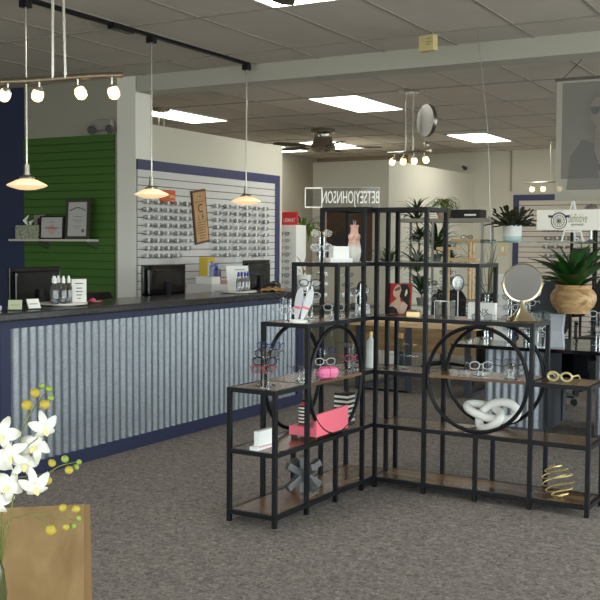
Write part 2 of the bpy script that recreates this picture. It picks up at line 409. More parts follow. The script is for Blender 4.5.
# ------------------------------------------------------------------ reception counter
rc = thing('reception_counter', 'long navy reception counter faced with corrugated metal and a charcoal top', 'counter', (0, 0, 0))
XC = -4.88; Y0, Y1 = 4.66, 8.64
b = MB(); b.box(XC-.10, XC, Y0, Y0+.09, .10, 1.015).box(XC-.10, XC, Y1-.10, Y1, .10, 1.015).box(XC-.10, XC, Y0, Y1, 0, .10).box(XC-.10, XC, Y0, Y1, 1.015, 1.063)
b.box(XC-.12, XC-.05, Y0+.1, Y1-.11, .10, 1.015).box(XC-.55, XC-.101, Y0+.001, Y0+.04, 0, 1.062).box(XC-.55, XC-.101, Y1-.04, Y1-.001, 0, 1.062)
b.build('navy_body', M_NAVY, rc)
def corrugated(y0, y1, z0, z1, pitch, amp, x=0.0, axis='Y'):
    bm = MB(); n = int((y1-y0)/pitch*8); A = []; 
    for i in range(n+1):
        y = y0+(y1-y0)*i/n; d = amp*math.cos(2*PI*(y-y0)/pitch)
        if axis == 'Y': q = [(x+d, y, z0), (x+d, y, z1)]
        else: q = [(y, x-d, z0), (y, x-d, z1)]
        A.append([bm.bm.verts.new(v) for v in q])
    for a, c in zip(A, A[1:]): bm.bm.faces.new((a[0], c[0], c[1], a[1]))
    return bm
co = corrugated(Y0+.09, Y1-.10, .095, 1.018, .0780, .0075, XC-.012).build('corrugated_panel', zinc(), rc, True)
tp = MB().box(XC-.58, XC+.025, Y0-.13, Y1+.36, 1.064, 1.122, bev=.012); tp.build('counter_top', M_COUNTER, rc)
sd = thing('staff_desk', 'low dark desk running behind the reception counter under the monitors', 'desk', (0, 0, 0))
MB().box(-6.0, XC-.6, Y0+.1, Y1-.1, .72, .76).build('desk_top', M_COUNTER, sd)
for y in (Y0+.2, (Y0+Y1)/2, Y1-.2): MB().box(-5.95, XC-.65, y-.02, y+.02, 0, .72).build('side_panel', M_BLKPL, sd)
CT = 1.122

# ------------------------------------------------------------------ wall shelf with frames
sh = thing('wall_shelf', 'white shelf with two brackets on the green slatwall', 'shelf', (0, 0, 0))
MB().box(-7.81, -6.74, 7.585, 7.758, 1.592, 1.614).build('shelf_board', mat('shelf_board', (196, 190, 176), .5), sh)
for x in (-7.42, -6.76):
    MB().poly([(x-.012, 7.76, 1.591), (x-.012, 7.60, 1.591), (x-.012, 7.605, 1.58), (x-.012, 7.76, 1.51)], .024, (1, 0, 0)).build('bracket', M_STEEL, sh)
SZ = 1.614
tb = thing('tissue_box', 'patterned tissue box with a tissue sticking out on the green wall shelf', 'tissue box', (-7.56, 7.65, SZ))
m_t = mat('tissue_print', (52, 84, 140), .7, var=(206, 204, 130), scale=60)
MB().box(-.16, .16, -.055, .055, 0, .14, bev=.003).build('carton', m_t, tb)
t = MB(); t.leaf([(-.03, 0, .128), (-.05, -.01, .19), (-.02, 0, .25)], .035, .5); t.leaf([(0, 0, .128), (.01, .01, .17), (.05, 0, .2)], .03, .5)
t.build('tissue', M_PAPER, tb)
pf = thing('picture_frame', 'small pale frame with a dark square, behind the tissue box', 'picture frame', (-7.485, 7.72, SZ))
MB().box(-.075, .075, -.02, 0, 0, .25).build('frame', mat('grey_card', (140, 136, 124), .6), pf)
MB().box(-.022, .022, -.024, -.02, .15, .215).build('photo', M_INK, pf)
def cert(label, x0, x1, h, m, y, fr, lines):
    t = thing('framed_certificate', label, 'certificate', ((x0+x1)/2, y, SZ)); a = (x1-x0)/2
    t.rotation_euler = (-.06, 0, 0)
    MB().box(-a, a, -.012, .012, 0, fr).box(-a, a, -.012, .012, h-fr, h).box(-a, -a+fr, -.012, .012, fr, h-fr).box(a-fr, a, -.012, .012, fr, h-fr).build('frame', m, t)
    MB().box(-a+fr, a-fr, -.004, .008, fr, h-fr).build('paper', mat('certificate_paper', (190, 186, 184), .6), t)
    return t
c1 = cert('square certificate in a thin black frame, middle of the shelf', -7.38, -7.06, .235, mat('frame_black', (26, 24, 26), .4), 7.60, .015, 0)
l = MB(); 
for z, w in ((.17, .03), (.115, .10), (.105, .08)): l.box(-w, w, -.006, -.0045, z, z+.004)
l.build('printed_lines', M_INKN, c1)
k = MB().lathe([(.05, 0), (.05, .001)], (0, -.0045, .095), 20, Matrix.Rotation(PI/2, 3, 'X')); k.build('seal', mat('pale_red_seal', (204, 160, 150), .7), c1)
c2 = cert('tall certificate in a pewter frame, right end of the shelf', -7.055, -6.745, .40, mat('pewter_frame', (92, 88, 82), .3, .7), 7.62, .03, 0)
l = MB()
for z, w in ((.225, .06), (.19, .075), (.17, .035), (.13, .05), (.11, .02)): l.box(-w, w, -.006, -.0045, z, z+.003)
pts = [(-.10+.02*i, -.0055, .285+.03*math.sin(PI*i/10)) for i in range(11)]; l.tube(pts, .004, 5)
l.build('printed_lines', M_INK, c2)
MB().lathe([(.019, 0), (.019, .002)], (.075, -.005, .085), 14, Matrix.Rotation(PI/2, 3, 'X')).build('seal', mat('seal_gold', (120, 112, 76), .4), c2)
el = thing('emergency_light', 'grey emergency light with two lamps above the green slatwall', 'emergency light', (-6.64, 7.78, 2.69))
MB().box(-.125, .10, -.06, 0, .0, .11, bev=.012).build('housing', mat('grey_housing', (150, 146, 140), .5), el)
for s_ in (-1, 1): MB().lathe([(.02, 0), (.045, .03), (.045, .05)], (.095*s_+(.02 if s_ > 0 else -.02), -.07, .02), 14, Matrix.Rotation(PI/2+.5, 3, 'X')).build('lamp_head', mat('lamp_glass', (90, 90, 92), .15), el, True)

# ------------------------------------------------------------------ track with pendants
ZT = 3.2
tr = thing('track_rail', 'black ceiling track carrying the three pendant lamps', 'light track', (-4.9, 6.0, ZT))
MB().box(-.018, .018, -1.95, 1.66, -.03, -.006).build('rail', M_BLACK, tr)
MB().box(-.03, .03, -.22, .02, -.05, -.006).build('connector', M_BLKPL, tr)
def pendant():
    t = thing('pendant_lamp', '', 'pendant lamp', (0, 0, 0))
    MB().box(-.03, .03, -.03, .03, -.075, -.031).build('track_adapter', M_BLKPL, t)
    MB().cyl((0, 0, -.07), (0, 0, -1.15), .0065, 8).build('cord', M_CHROME, t, True)
    n0 = len(kids(t))
    MB().lathe([(.008, -1.06), (.018, -1.06), (.02, -1.10), (.022, -1.13), (.05, -1.145), (.052, -1.155), (.02, -1.16)], seg=20).build('socket', M_CHROME, t, True)
    MB().lathe([(.04, -1.155), (.07, -1.163), (.130, -1.193), (.134, -1.200), (.11, -1.211), (.055, -1.226), (.0, -1.230)], seg=32).build('glass_shade', M_SHADE, t, True)
    MB().sph((0, 0, -1.200), .030, 14, (1.1, 1.1, .8)).build('bulb', mat('bulb_hot', (255, 244, 220), .4, emit=9, ecol=(255, 232, 184)), t, True)
    for o in kids(t):
        if o.name.split('.')[0] in ('socket', 'glass_shade', 'bulb'):
            for v in o.data.vertices: v.co.z -= .042
    return t
P1 = pendant(); P1.location = (-4.9, 4.93, ZT); P1['label'] = 'pendant lamp with glowing glass saucer shade in front of the navy and green wall'
P2 = dup(P1, (-4.9, 6.26, ZT), label='middle pendant lamp, hanging beside the small orange sign')
P3 = dup(P1, (-4.9, 7.62, ZT), label='pendant lamp on the right end of the black track, right of the eye chart')

# ------------------------------------------------------------------ rail lights
def spot(parent, x, drop, tilt, s=1.0):
    hd = MB().cyl((0, 0, 0), (0, 0, -drop), .006*s, 8).lathe([(.012*s, 0), (.022*s, -.01*s), (.03*s, -.035*s), (.026*s, -.036*s)], (0, 0, -drop), 14, Matrix.Rotation(tilt[0], 3, tilt[1]))
    h = hd.build('lamp_head', M_CHROME, parent, True); h.location = x
    R = Matrix.Rotation(tilt[0], 3, tilt[1])
    MB().lathe([(.028*s, -.02*s), (.034*s, -.045*s), (.03*s, -.07*s), (.016*s, -.082*s), (.0, -.085*s)], (0, 0, -drop), 16, R).build('glass', M_BULB, h, True)
# foreground curved rail
pa = Vector((-2.80, 2.36, 2.140)); 
fr_ = thing('rail_light', 'large brushed metal rail light with four glowing heads in the upper left foreground', 'track light', (0, 0, 0))
dirv = Vector((.84, .54, 0)).normalized()
def frp(s, z): return Vector((-2.485, 2.652, 0))+dirv*s+Vector((0, 0, z))
bar = MB().tube([frp(s, 2.135+.03*((s+.45)/.7)+.006*math.sin(9*s)) for s in [-.62+.845*i/24 for i in range(25)]], .0085, 8, flat=(.6, 1.25)).build('bar', mat('shaded_nickel', (120, 108, 92), .35, .9), fr_, True)  # bar nickel darkened in its colour to stand for dimmer light
for s0 in (-.018, .026): MB().cyl(tuple(frp(s0, 2.155)), tuple(frp(s0*.4-.005, CH-.02)), .0055, 8).build('stem', M_CHROME, fr_, True)
MB().lathe([(.0, -.03), (.06, -.028), (.065, 0)], tuple(frp(0, CH)), 20).build('canopy', M_CHROME, fr_, True)
for s_, tx in ((-.172, .6), (-.064, .3), (.068, -.5), (.186, -.3)): spot(fr_, tuple(frp(s_, 2.135+.03*((s_+.45)/.7))), .028, (tx, 'Y'), .62)
# far rail lights
def rail_light(name_label, c, half, drop, ang, heads, s=1.3):
    t = thing('rail_light', name_label, 'track light', (c[0], c[1], CH), ang)
    MB().lathe([(.0, -.035), (.10, -.03), (.115, -.006)], seg=20).build('canopy', M_CHROME, t, True)
    for q in (-.045, .045): MB().cyl((q, 0, -.03), (q, 0, -drop), .009, 8).build('stem', M_CHROME, t, True)
    MB().tube([(-half+2*half*i/10, .02*math.sin(i), -drop) for i in range(11)], .014, 8).build('bar', M_CHROME, t, True)
    for h, tl in heads: spot(t, (h, .02*math.sin((h+half)/(2*half)*10), -drop), .05, (tl, 'Y'), s)
    return t
rail_light('four-head rail light lit in front of the cream partition, beside the hanging oval mirror', (-4.266, 9.8), .27, .645, -.15, ((-.2, .5), (-.06, .1), (.06, -.1), (.17, -.5)), 1.0)
rail_light('rail light with small lit heads on the far right, left of the hanging poster', (-4.304, 15.42), .45, .64, 0, ((-.33, .05), (-.15, .05), (.1, 0), (.33, 0)), 1.15)
rail_light('rail light hanging behind the white eyeglass wall, only its canopy and stems in view', (-7.527, 9.8), .3, .645, -.15, ((-.2, .4), (.17, -.4)), 1.25)

# ------------------------------------------------------------------ ceiling fans
def fan(loc, rz, label, low=0):
    t = thing('ceiling_fan', label, 'ceiling fan', loc, rz)
    MB().lathe([(.0, 0), (.17, 0), (.175, -.05), (.135, -.07), (.125, -.10), (.14, -.18), (.175, -.235), (.18, -.275), (.16, -.30), (.1, -.33), (.0, -.34)], seg=28).build('motor_housing', mat('pewter', (176, 170, 158), .25, 1), t, True)
    for k in range(5):
        a = 2*PI*k/5; R = Matrix.Rotation(a, 3, 'Z')
        m = MB(); o = [(.28, -.055), (.60, -.075), (.80, -.06), (.84, 0), (.80, .06), (.60, .075), (.28, .055)]
        m.poly([R @ Vector((x, y, -.255+y*.18)) for x, y in o], .008, (0, 0, 1)); m.box(.15, .32, -.02, .02, -.262, -.254, rot=R)
        m.build('blade', mat('dark_walnut', (62, 50, 44), .5), t)
    return t
fan((-6.78, 12.54, CH), .50, 'ceiling fan with brushed metal motor and dark blades right of the eyeglass wall')
T = at_z(283, 5, 2.945); dv = Vector((-T.x, -T.y, 0)).normalized(); fc = T+dv*.84
fan((fc.x, fc.y, CH), math.atan2(-dv.y, -dv.x), 'ceiling fan out of frame above, one dark blade tip at the top edge')

# ------------------------------------------------------------------ hanging oval mirror
hm = thing('hanging_mirror', 'oval two-sided mirror disc hanging from the ceiling with a small ball below', 'mirror', (-4.05, 9.75, CH), -.63)
R = Matrix.Rotation(PI/2, 3, 'X')
MB().lathe([(.0, -.02), (.165, -.022), (.172, 0), (.165, .022), (.0, .02)], (0, 0, -.335), 40, R).build('mirror_disc', mat('mirror_disc_face', (140, 140, 136), .3, 1), hm, True)
MB().cyl((0, 0, -.004), (0, 0, -.165), .003, 6).build('cord', M_STEEL, hm)
MB().sph((0, 0, -.585), .03, 12).cyl((0, 0, -.505), (0, 0, -.56), .006, 6).build('ball', M_CHROME, hm, True)
# yellow box hanging from the ceiling
yt = thing('hanging_box', 'small yellow box hanging from the ceiling above the white beam', 'box', (-2.96, 7.13, CH), -.2)
MB().box(-.065, .065, -.03, .03, -.16, -.045).build('carton', mat('pale_yellow_card', (206, 190, 136), .6), yt)
MB().cyl((0, 0, -.004), (0, 0, -.045), .004, 6).build('hook', M_STEEL, yt)
l = MB()
for z, w in ((-.075, .028), (-.10, .03), (-.118, .026)): l.box(.0, .0+w*1.6, -.0312, -.0302, z, z+.007)
l.build('printed_lines', mat('faded_print', (150, 140, 104), .7), yt)

# ================================================================== eyeglasses
ORD = ['first', 'second', 'third', 'fourth', 'fifth', 'sixth', 'seventh', 'eighth', 'ninth', 'tenth', 'eleventh', 'twelfth']
def lens_outline(n, w, h, p=2.6, cx=0, cz=0):
    o = []
    for i in range(n):
        a = 2*PI*i/n; c, s_ = math.cos(a), math.sin(a)
        o.append((cx+w*abs(c)**(2/p)*(1 if c >= 0 else -1), 0, cz+h*abs(s_)**(2/p)*(1 if s_ >= 0 else -1)))
    return o
def glasses_geo(mb, r, n=12, seg=5, w=.025, h=.019, tl=.135, p=2.6):
    """frame front at y=0 facing -y, bottom of the rims at z=0; temples run to +y"""
    for s_ in (-1, 1): mb.tube(lens_outline(n, w, h, p, s_*(w+.009), h), r, seg, closed=True)
    mb.tube([(-.010, 0, h+.004), (0, -.002, h+.008), (.010, 0, h+.004)], r, seg)
def temple_geo(mb, s_, r, w=.025, h=.019, tl=.135, seg=5):
    x = s_*(2*w+.009)
    mb.tube([(x, 0, h*1.45), (x+s_*.004, .006, h*1.45), (x+s_*.004, tl*.72, h*1.4), (x+s_*.002, tl*.86, h*1.15), (x, tl, h*.5)], r, seg)
def simple_mesh(name, m, r=.0024, n=10, seg=4, p=2.6, lens=M_LENS, tl=.135, **k):
    mb = MB(); glasses_geo(mb, r, n, seg, p=p, tl=tl, **k)
    for s_ in (-1, 1): temple_geo(mb, s_, r*.9, seg=4, tl=tl, **{q: v for q, v in k.items() if q in ('w', 'h')})
    mb.mi = 1
    w, h = k.get('w', .025), k.get('h', .019)
    for s_ in (-1, 1):
        mb.poly([Vector(q) for q in lens_outline(n, w, h, p, s_*(w+.009), h)], .0008, (0, 1, 0))
    return mb.mesh(name, [m, lens])
F_COL = {
 'black': mat('frame_black_acetate', (22, 20, 24), .2), 'brown': mat('frame_tortoise', (74, 48, 34), .22), 'silver': mat('frame_silver', (176, 178, 184), .22, 1),
 'gunmetal': mat('frame_gunmetal', (120, 120, 128), .25, 1), 'blue': mat('frame_blue', (44, 54, 110), .2), 'red': mat('frame_red', (170, 62, 58), .2),
 'clear': mat('frame_crystal', (206, 204, 206), .1), 'pink': mat('frame_pink', (206, 84, 120), .2), 'gold': mat('frame_gold', (200, 168, 110), .22, 1), 'purple': mat('frame_purple', (92, 60, 104), .2)}
SIMPLE = {k: simple_mesh('eyeglasses', v, .0029 if k in ('black', 'brown', 'blue', 'clear', 'red', 'pink') else .002, p=3 if k in ('black', 'brown') else 2.3) for k, v in F_COL.items()}
SIMPLE_SUN = {k: simple_mesh('sunglasses', F_COL[k], .003, lens=M_DLENS, w=.027, h=.022) for k in ('black', 'brown', 'blue')}
def spec_simple(k, loc, rot, label, group=None, s=1.0, sun=False):
    o = bpy.data.objects.new('sunglasses' if sun else 'eyeglasses', (SIMPLE_SUN if sun else SIMPLE)[k]); C.objects.link(o)
    o.location = loc; o.rotation_euler = rot if isinstance(rot, tuple) else (0, 0, rot); o.scale = (s, s, s)
    return tag(o, label, 'sunglasses' if sun else 'eyeglasses', group)
_proto = {}
def spec(k, loc, rot, label, group=None, s=1.0, r=None, lens=None, p=2.5):
    """eyeglasses with their parts: frame, two lenses, two temples"""
    key = (k, r, p)
    rr = r or (.0025 if k in ('black', 'brown', 'blue', 'clear', 'red', 'pink') else .0018)
    rot = rot if isinstance(rot, tuple) else (0, 0, rot)
    if key not in _proto:
        t = thing('eyeglasses', label, 'eyeglasses', loc)
        mb = MB(); glasses_geo(mb, rr, 18, 6, p=p); mb.build('frame', F_COL[k], t, True)
        for s_ in (-1, 1):
            mb = MB(); temple_geo(mb, s_, rr*.85, seg=6); mb.build('temple', F_COL[k], t, True)
            MB().poly([Vector(q) for q in lens_outline(18, .025, .019, p, s_*.034, .019)], .001, (0, 1, 0)).build('lens', lens or M_LENS, t)
        _proto[key] = t
        t.location = loc; t.rotation_euler = rot; t.scale = (s, s, s)
        if group: t['group'] = group
        return t
    t = dup(_proto[key], loc, rot, label)
    if 'group' in t: del t['group']
    if group: t['group'] = group
    t.scale = (s, s, s); return t

def folded_mesh(name, m, r, p):
    mb = MB(); w, h = .026, .020; glasses_geo(mb, r, 12, 4, w=w, h=h, p=p)
    for s_ in (-1, 1):
        x = s_*(2*w+.009); mb.tube([(x, 0, h*1.5), (x+s_*.004, .010, h*1.5), (x-s_*.02, .022+.008*s_, h*.8), (-x*.75, .026+.008*s_, -.004)], r, 4)
    mb.mi = 1
    for s_ in (-1, 1): mb.poly([Vector(q) for q in lens_outline(12, w, h, p, s_*(w+.009), h)], .0008, (0, 1, 0))
    mb.mi = 2; mb.box(-.011, .011, -.005, .045, h-.008, h+.014)
    return mb.mesh(name, [m, M_LENS, M_WHITE])
FOLDED = {k: folded_mesh('eyeglasses', F_COL[k], .0020 if k in ('black', 'brown', 'clear', 'purple') else .0015, 2.4) for k in F_COL}
# rows on the white slatwall
cols = ['silver', 'gunmetal', 'silver', 'black', 'silver', 'gunmetal', 'clear', 'brown', 'silver', 'gunmetal', 'silver']
WX = -6.250
for side, ys, rows in (('left', [7.87+.165*i for i in range(5)], 8), ('right', [9.08+.2*i for i in range(6)], 8)):
    for r_ in range(rows):
        z = 1.985-.0765*r_
        for i, y in enumerate(ys):
            if side == 'left' and r_ == 7 and i > 3: continue
            k = cols[(i*3+r_*5+(side == 'left')*2) % len(cols)]
            if side == 'right' and r_ == 3 and i == 0: k = 'black'
            o_ = spec_simple(k, (WX+.045, y+random.uniform(-.012, .012), z-.02), (0, 0, PI/2+random.uniform(-.06, .06)),
                        '%s eyeglasses, %s from the left in the %s row down, %s of the eye chart' % (k, ORD[i], ORD[r_], side),
                        'eyeglasses on the slatwall %s of the eye chart' % side, 1.12)
            o_.data = FOLDED[k]
# eye chart, tilted plaque
ec = thing('eye_chart', 'tilted wooden eye chart plaque hanging among the eyeglasses', 'eye chart', (-6.2499, 8.80, 1.865))
ec.rotation_euler = (.15, 0, 0)
MB().box(0, .02, -.128, .128, -.285, .285, bev=.003).build('board', mat('chart_edge', (92, 60, 44), .6), ec)
MB().box(.018, .022, -.108, .108, -.262, .262).build('printed_face', mat('chart_tan', (170, 132, 88), .7, var=(190, 154, 108), scale=8), ec)
for body, sz, z in (('C', .13, .085), ('L F', .085, -.01)):
    text('letters', body, sz, M_INK, ec, (.0225, 0, z), FACE_X)
l = MB()
for z, w in ((.215, .03), (.155, .08), (-.062, .075), (-.09, .07), (-.12, .075), (-.145, .06), (-.175, .07), (-.205, .06), (-.235, .05)): l.box(.022, .0228, -w, w, z, z+.008)
l.build('letter_rows', mat('chart_print', (112, 82, 60), .7), ec)
osn = thing('orange_sign', 'small orange brand sign on the slatwall behind the middle pendant lamp', 'sign', (-6.2499, 8.24, 2.04))
MB().box(0, .012, -.13, .12, -.06, .08).build('sign_board', M_ORANGE, osn)
l = MB().box(.012, .013, .02, .11, .0, .03).box(.012, .013, .03, .10, -.035, -.02); l.build('printed_mark', mat('pale_orange', (224, 160, 120), .6), osn)

# ================================================================== stepped shelving units
UO = Vector((-2.7924, 5.8857, 0)); UR = -.0275
def U(b, a, z=0): return Vector((UO.x+b*math.cos(UR)-a*math.sin(UR), UO.y+b*math.sin(UR)+a*math.cos(UR), z))
WB, DP, Z0, DL = .3462, .306, .0571, .35
def ZL(l): return Z0+DL*l+.0125
hp = .0125
def shelf_unit(label, X, Yf, Yb, loc, rz):
    """X(i): running coordinate of post i; Yf/Yb front and back; local frame"""
    t = thing('shelving_unit', label, 'shelving unit', loc, rz)
    zl = lambda l: Z0+DL*l
    spans = [(0, 5), (0, 5), None, (0, 3), (0, 2)]
    def post(i, y, za, zb, foot=False):
        x = X(i); MB().box(x-hp, x+hp, y-hp, y+hp, 0 if foot else za, zb, bev=.001).build('post', M_BLACK, t)
    for y in (Yf, Yb):
        for i, sp in enumerate(spans):
            if sp: post(i, y, 0, zl(sp[1])+hp, True)
        x = X(2); post(2, y, zl(0)-.03, zl(1), True); post(2, y, zl(3), zl(4)+hp)
    rails = [(0, 0, 4), (1, 0, 4), (2, 0, 1), (2, 3, 4), (3, 0, 3), (4, 0, 2), (5, 0, 1)]
    for l, i, j in rails:
        x0, x1 = sorted((X(i), X(j)))
        for y in (Yf, Yb): MB().box(x0+hp, x1-hp, y-hp*.9, y+hp*.9, zl(l)-hp, zl(l)+hp).build('rail', M_BLACK, t)
        y0, y1 = sorted((Yf, Yb))
        for q in {i, j}:
            MB().box(X(q)-hp*.9, X(q)+hp*.9, y0+hp, y1-hp, zl(l)-hp, zl(l)+hp).build('rail', M_BLACK, t)
        MB().box(x0+hp, x1-hp, y0+hp, y1-hp, zl(l)-.004, zl(l)+hp).build('shelf_board', M_SHELFWOOD, t)
    x0, x1 = sorted((X(1), X(3))); y0, y1 = sorted((Yf, Yb))
    MB().box(x0+hp+.004, x1-hp-.004, y0-.008, y1+.008, zl(2)-.006, zl(2)+hp).build('shelf_board', M_SHELFWOOD, t)
    R_ = (x1-x0)/2-hp-.009; cx = (x0+x1)/2
    for y in (Yf, Yb):
        y_ = y
        MB().tube([(cx+R_*math.cos(2*PI*k/56), y_, zl(2)+R_*math.sin(2*PI*k/56)) for k in range(56)], .0125, 8, closed=True).build('ring', M_BLACK, t, True)
    return t
RW = shelf_unit('right wing of the black stepped shelving unit, holding the vanity mirror and white knot', lambda i: hp+.001+i*WB, 0, DP, tuple(UO), UR)
# left wing runs towards the camera: local x -> towards the camera, local y -> away to the left
lo = U(-hp-.001, .2158, 0)
LW = shelf_unit('left wing of the black stepped shelving unit, holding the pink display and white box', lambda i: i*WB, 0, -DP, tuple(lo), UR-PI/2)

# ------------------------------------------------------------------ acrylic glasses stands
M_CLEARB = clear('bright_acrylic', (235, 240, 240), .4, .15)
def stand(loc, rz, tiers, label, gl, s=1.0, base=.06, sp=.05, first=.05, round_base=True, side=.0, detailed=True, dx=0, spans=None):
    """clear stand with one pair per tier; the pairs are things of their own"""
    h = first+sp*(tiers-1)+.03
    t = thing('eyeglasses_stand', label, 'display stand', loc, rz)
    if round_base: MB().lathe([(.0, 0), (base, 0), (base, .006), (.0, .007)], seg=20).build('base', M_CLEAR, t)
    else: MB().box(-base, base, -base*.7, base*.7, 0, .008, bev=.002).build('base', M_CLEAR, t)
    m = MB().cyl((-.014, .03, .006), (-.014, .03, h), .0065, 8).cyl((.014, .03, .006), (.014, .03, h), .0065, 8)
    m.build('post', M_CLEARB, t, True)
    R3 = Matrix.Rotation(rz, 3, 'Z')
    for i in range(tiers):
        z = first+sp*i
        MB().box(-.035, .035, -.006, .03, z-.004, z-.001).box(-.01, .01, -.012, -.004, z-.004, z+.016).build('arm', M_CLEAR, t)
        if i < len(gl) and gl[i]:
            k, lab = gl[i]
            f = spec if detailed else spec_simple
            f(k, Vector(loc)+R3 @ Vector((dx*(i-1), -.014, z)), rz+random.uniform(-.1, .1), lab, None, s)
    return t
VR = .5   # stands face the camera
def cam_rz(p): return math.atan2(-p[0], p[1])*1.0   # rotation that turns local -y to the camera

# --- left wing things
p = U(-.185, -1.01, ZL(2)); stand(tuple(p), cam_rz(p)-.15, 4, 'clear stand with four tiers of eyeglasses on the lowest top shelf, left end',
  [('red', 'red eyeglasses on the lowest tier of the four-tier clear stand'), ('black', 'black eyeglasses on the second tier of the four-tier clear stand'), ('brown', 'brown eyeglasses on the third tier of the four-tier clear stand'), ('blue', 'blue eyeglasses on top of the four-tier clear stand')], 1.15, .06, .045, .075, dx=.012)
p = U(-.12, -.70, ZL(2)); stand(tuple(p), cam_rz(p)+.3, 1, 'low clear stand with one pair of eyeglasses behind the post of the left wing', [('purple', 'purple eyeglasses on a low stand beside the four-tier stand')], 1.1, .045)
# white block with pink line
p = U(-.165, -1.06, ZL(1)); wbk = thing('display_block', 'white display block with a pink line on the middle shelf at the left end', 'display block', tuple(p), UR)
MB().box(-.025, .03, -.10, .10, 0, .022, bev=.002).build('base', M_WHITE, wbk)
MB().box(-.015, .02, -.07, .09, .022, .105, bev=.002).build('upright', M_WHITE, wbk)
MB().box(.03, .0312, -.08, .10, .016, .020).build('pink_line', M_PINK, wbk, )
# pink bench display: seat, back, feet
p = U(-.005, -.53, ZL(1)); pk = thing('pink_display', 'coral pink bench-shaped display with a tall back on the left wing', 'display stand', tuple(p), UR)
MB().box(-.19, -.012, -.20, .19, .022, .075, bev=.002).build('seat', M_PINK, pk)
bk = MB().poly([(-.012, -.20, .022), (-.012, .19, .022), (-.012, .19, .165), (-.012, -.20, .155)], .014, (1, 0, 0)); bk.build('back_panel', M_PINK, pk)
for fx, fy in ((-.17, -.17), (-.03, -.17), (-.17, .16), (-.03, .16)): MB().box(fx-.014, fx+.014, fy-.012, fy+.012, 0, .022).build('foot', mat('dark_foot', (74, 46, 30), .5), pk)
def striped(loc, label, r, h, n, cap=True, square=False, cat='bottle'):
    t = thing('striped_bottle' if not square else 'striped_box', label, cat, loc, UR)
    for nm, m_, k0 in (('dark_stripes', M_BLKPL, 0), ('light_stripes', mat('cream_stripe', (222, 216, 200), .5), 1)):
        b = MB()
        for i in range(k0, n, 2):
            if square: b.box(-r, r, -r, r, h*i/n, h*(i+1)/n)
            else: b.lathe([(r, h*i/n), (r, h*(i+1)/n)], seg=18)
        b.build(nm, m_, t)
    if cap: MB().lathe([(.3*r, h), (.55*r, h), (.55*r, h+.018), (.3*r, h+.018)], seg=14).build('neck', M_RED, t); MB().lathe([(.45*r, h+.018), (.45*r, h+.034)], seg=14).build('cap', M_BLKPL, t)
    return t
q = U(-.15, -.63, ZL(1)+.075); striped(tuple(q), 'black and cream striped bottle with a red neck, standing on the coral display', .034, .115, 11)
q = U(-.16, -.10, ZL(1)+.0); striped(tuple(q), 'black and white striped stack of boxes behind the coral display', .05, .20, 13, False, True, 'boxes')
# grey jack sculpture
p = U(-.15, -.63, ZL(0)); jk = thing('jack_sculpture', 'grey sculpture of crossed bars on the bottom shelf of the left wing', 'sculpture', tuple(p), .3)
M_PEW = mat('grey_metal', (112, 112, 112), .42, .6, bump=.1)
b = MB()
for ax in ((1, 1, 1), (-1, 1, 1), (1, -1, 1), (-1, -1, 1)):
    d = Vector(ax); d.z *= .85; d = d.normalized()*.132; b.box(-.02, .02, -.02, .02, -.135, .135, rot=d.to_track_quat('Z', 'Y').to_matrix(), at=(0, 0, .112), bev=.002)
b.box(-.02, .02, -.02, .02, -.105, .12, at=(0, 0, .108), bev=.002)
b.build('crossed_bars', M_PEW, jk)
# pink faceted case
p = U(-.03, -.555, ZL(2)); pc = thing('pink_case', 'small faceted pink case on the ring shelf of the left wing', 'case', tuple(p), 1.0)
b = MB().lathe([(.0, -.072), (.026, -.064), (.038, -.046), (.038, .046), (.026, .064), (.0, .064)], (0, 0, .038), 8, Matrix.Rotation(PI/2, 3, 'Y')); b.build('body', M_PINK2, pc)
MB().lathe([(.0405, -.002), (.0405, .002)], (0, 0, .038), 8, Matrix.Rotation(PI/2, 3, 'Y')).build('seam', mat('deep_pink', (206, 70, 130), .4), pc)
p = U(-.20, -.30, ZL(2)); stand(tuple(p), cam_rz(p)+.4, 2, 'clear stand with blue eyeglasses on the ring shelf of the left wing', [('clear', 'crystal eyeglasses on the lower tier above the pink case'), ('blue', 'blue eyeglasses on the upper tier above the pink case')], 1.1, .05, .07, .05)
p = U(-.14, -.03, ZL(2)); stand(tuple(p), cam_rz(p)+.5, 2, 'tall clear stand at the inner corner of the left wing ring shelf', [('pink', 'pink eyeglasses low on the inner corner stand'), ('gunmetal', 'gunmetal eyeglasses high on the inner corner stand')], 1.1, .05, .09, .05)
p = U(-.075, .10, ZL(2)); wv = thing('slender_bottle', 'slender white bottle with a gold tip at the inner corner of the shelves', 'bottle', tuple(p))
MB().lathe([(.0, 0), (.034, 0), (.036, .01), (.030, .17), (.012, .195), (.01, .205)], seg=20).build('body', M_POTW, wv, True)
MB().lathe([(.011, .205), (.011, .235), (.0, .24)], seg=12).build('tip', M_GOLD, wv, True)
# level 3: white fins
p = U(-.13, -.735, ZL(3)); wf = thing('fin_display', 'white twin-fin sunglasses display with a pink stripe on the left wing', 'display stand', tuple(p), cam_rz(p)-.15)
MB().lathe([(.0, 0), (.055, 0), (.05, .014), (.0, .016)], seg=24).build('base', M_WHITE, wf, True)
for s_, tilt in ((-1, .17), (1, .33)):
    o = []
    for k in range(20):
        a = 2*PI*k/20; zz = .100+.100*math.sin(a); w = .027*(.62+.5*zz/.2); o.append((w*math.cos(a), 0, zz))
    Rf = Matrix.Rotation(.35*s_, 3, 'Z') @ Matrix.Rotation(tilt, 3, 'Y')
    m = MB().poly([Rf @ Vector(q) + Vector((s_*.018, 0, .008)) for q in o], .008)
    f = m.build('fin', mat('fin_grey_white', (206, 206, 208), .35), wf)
    m = MB().box(-.022, .022, -.006, -.0045, .075, .088, rot=Rf, at=(s_*.018, 0, .008)); m.build('pink_stripe', M_PINK, f)
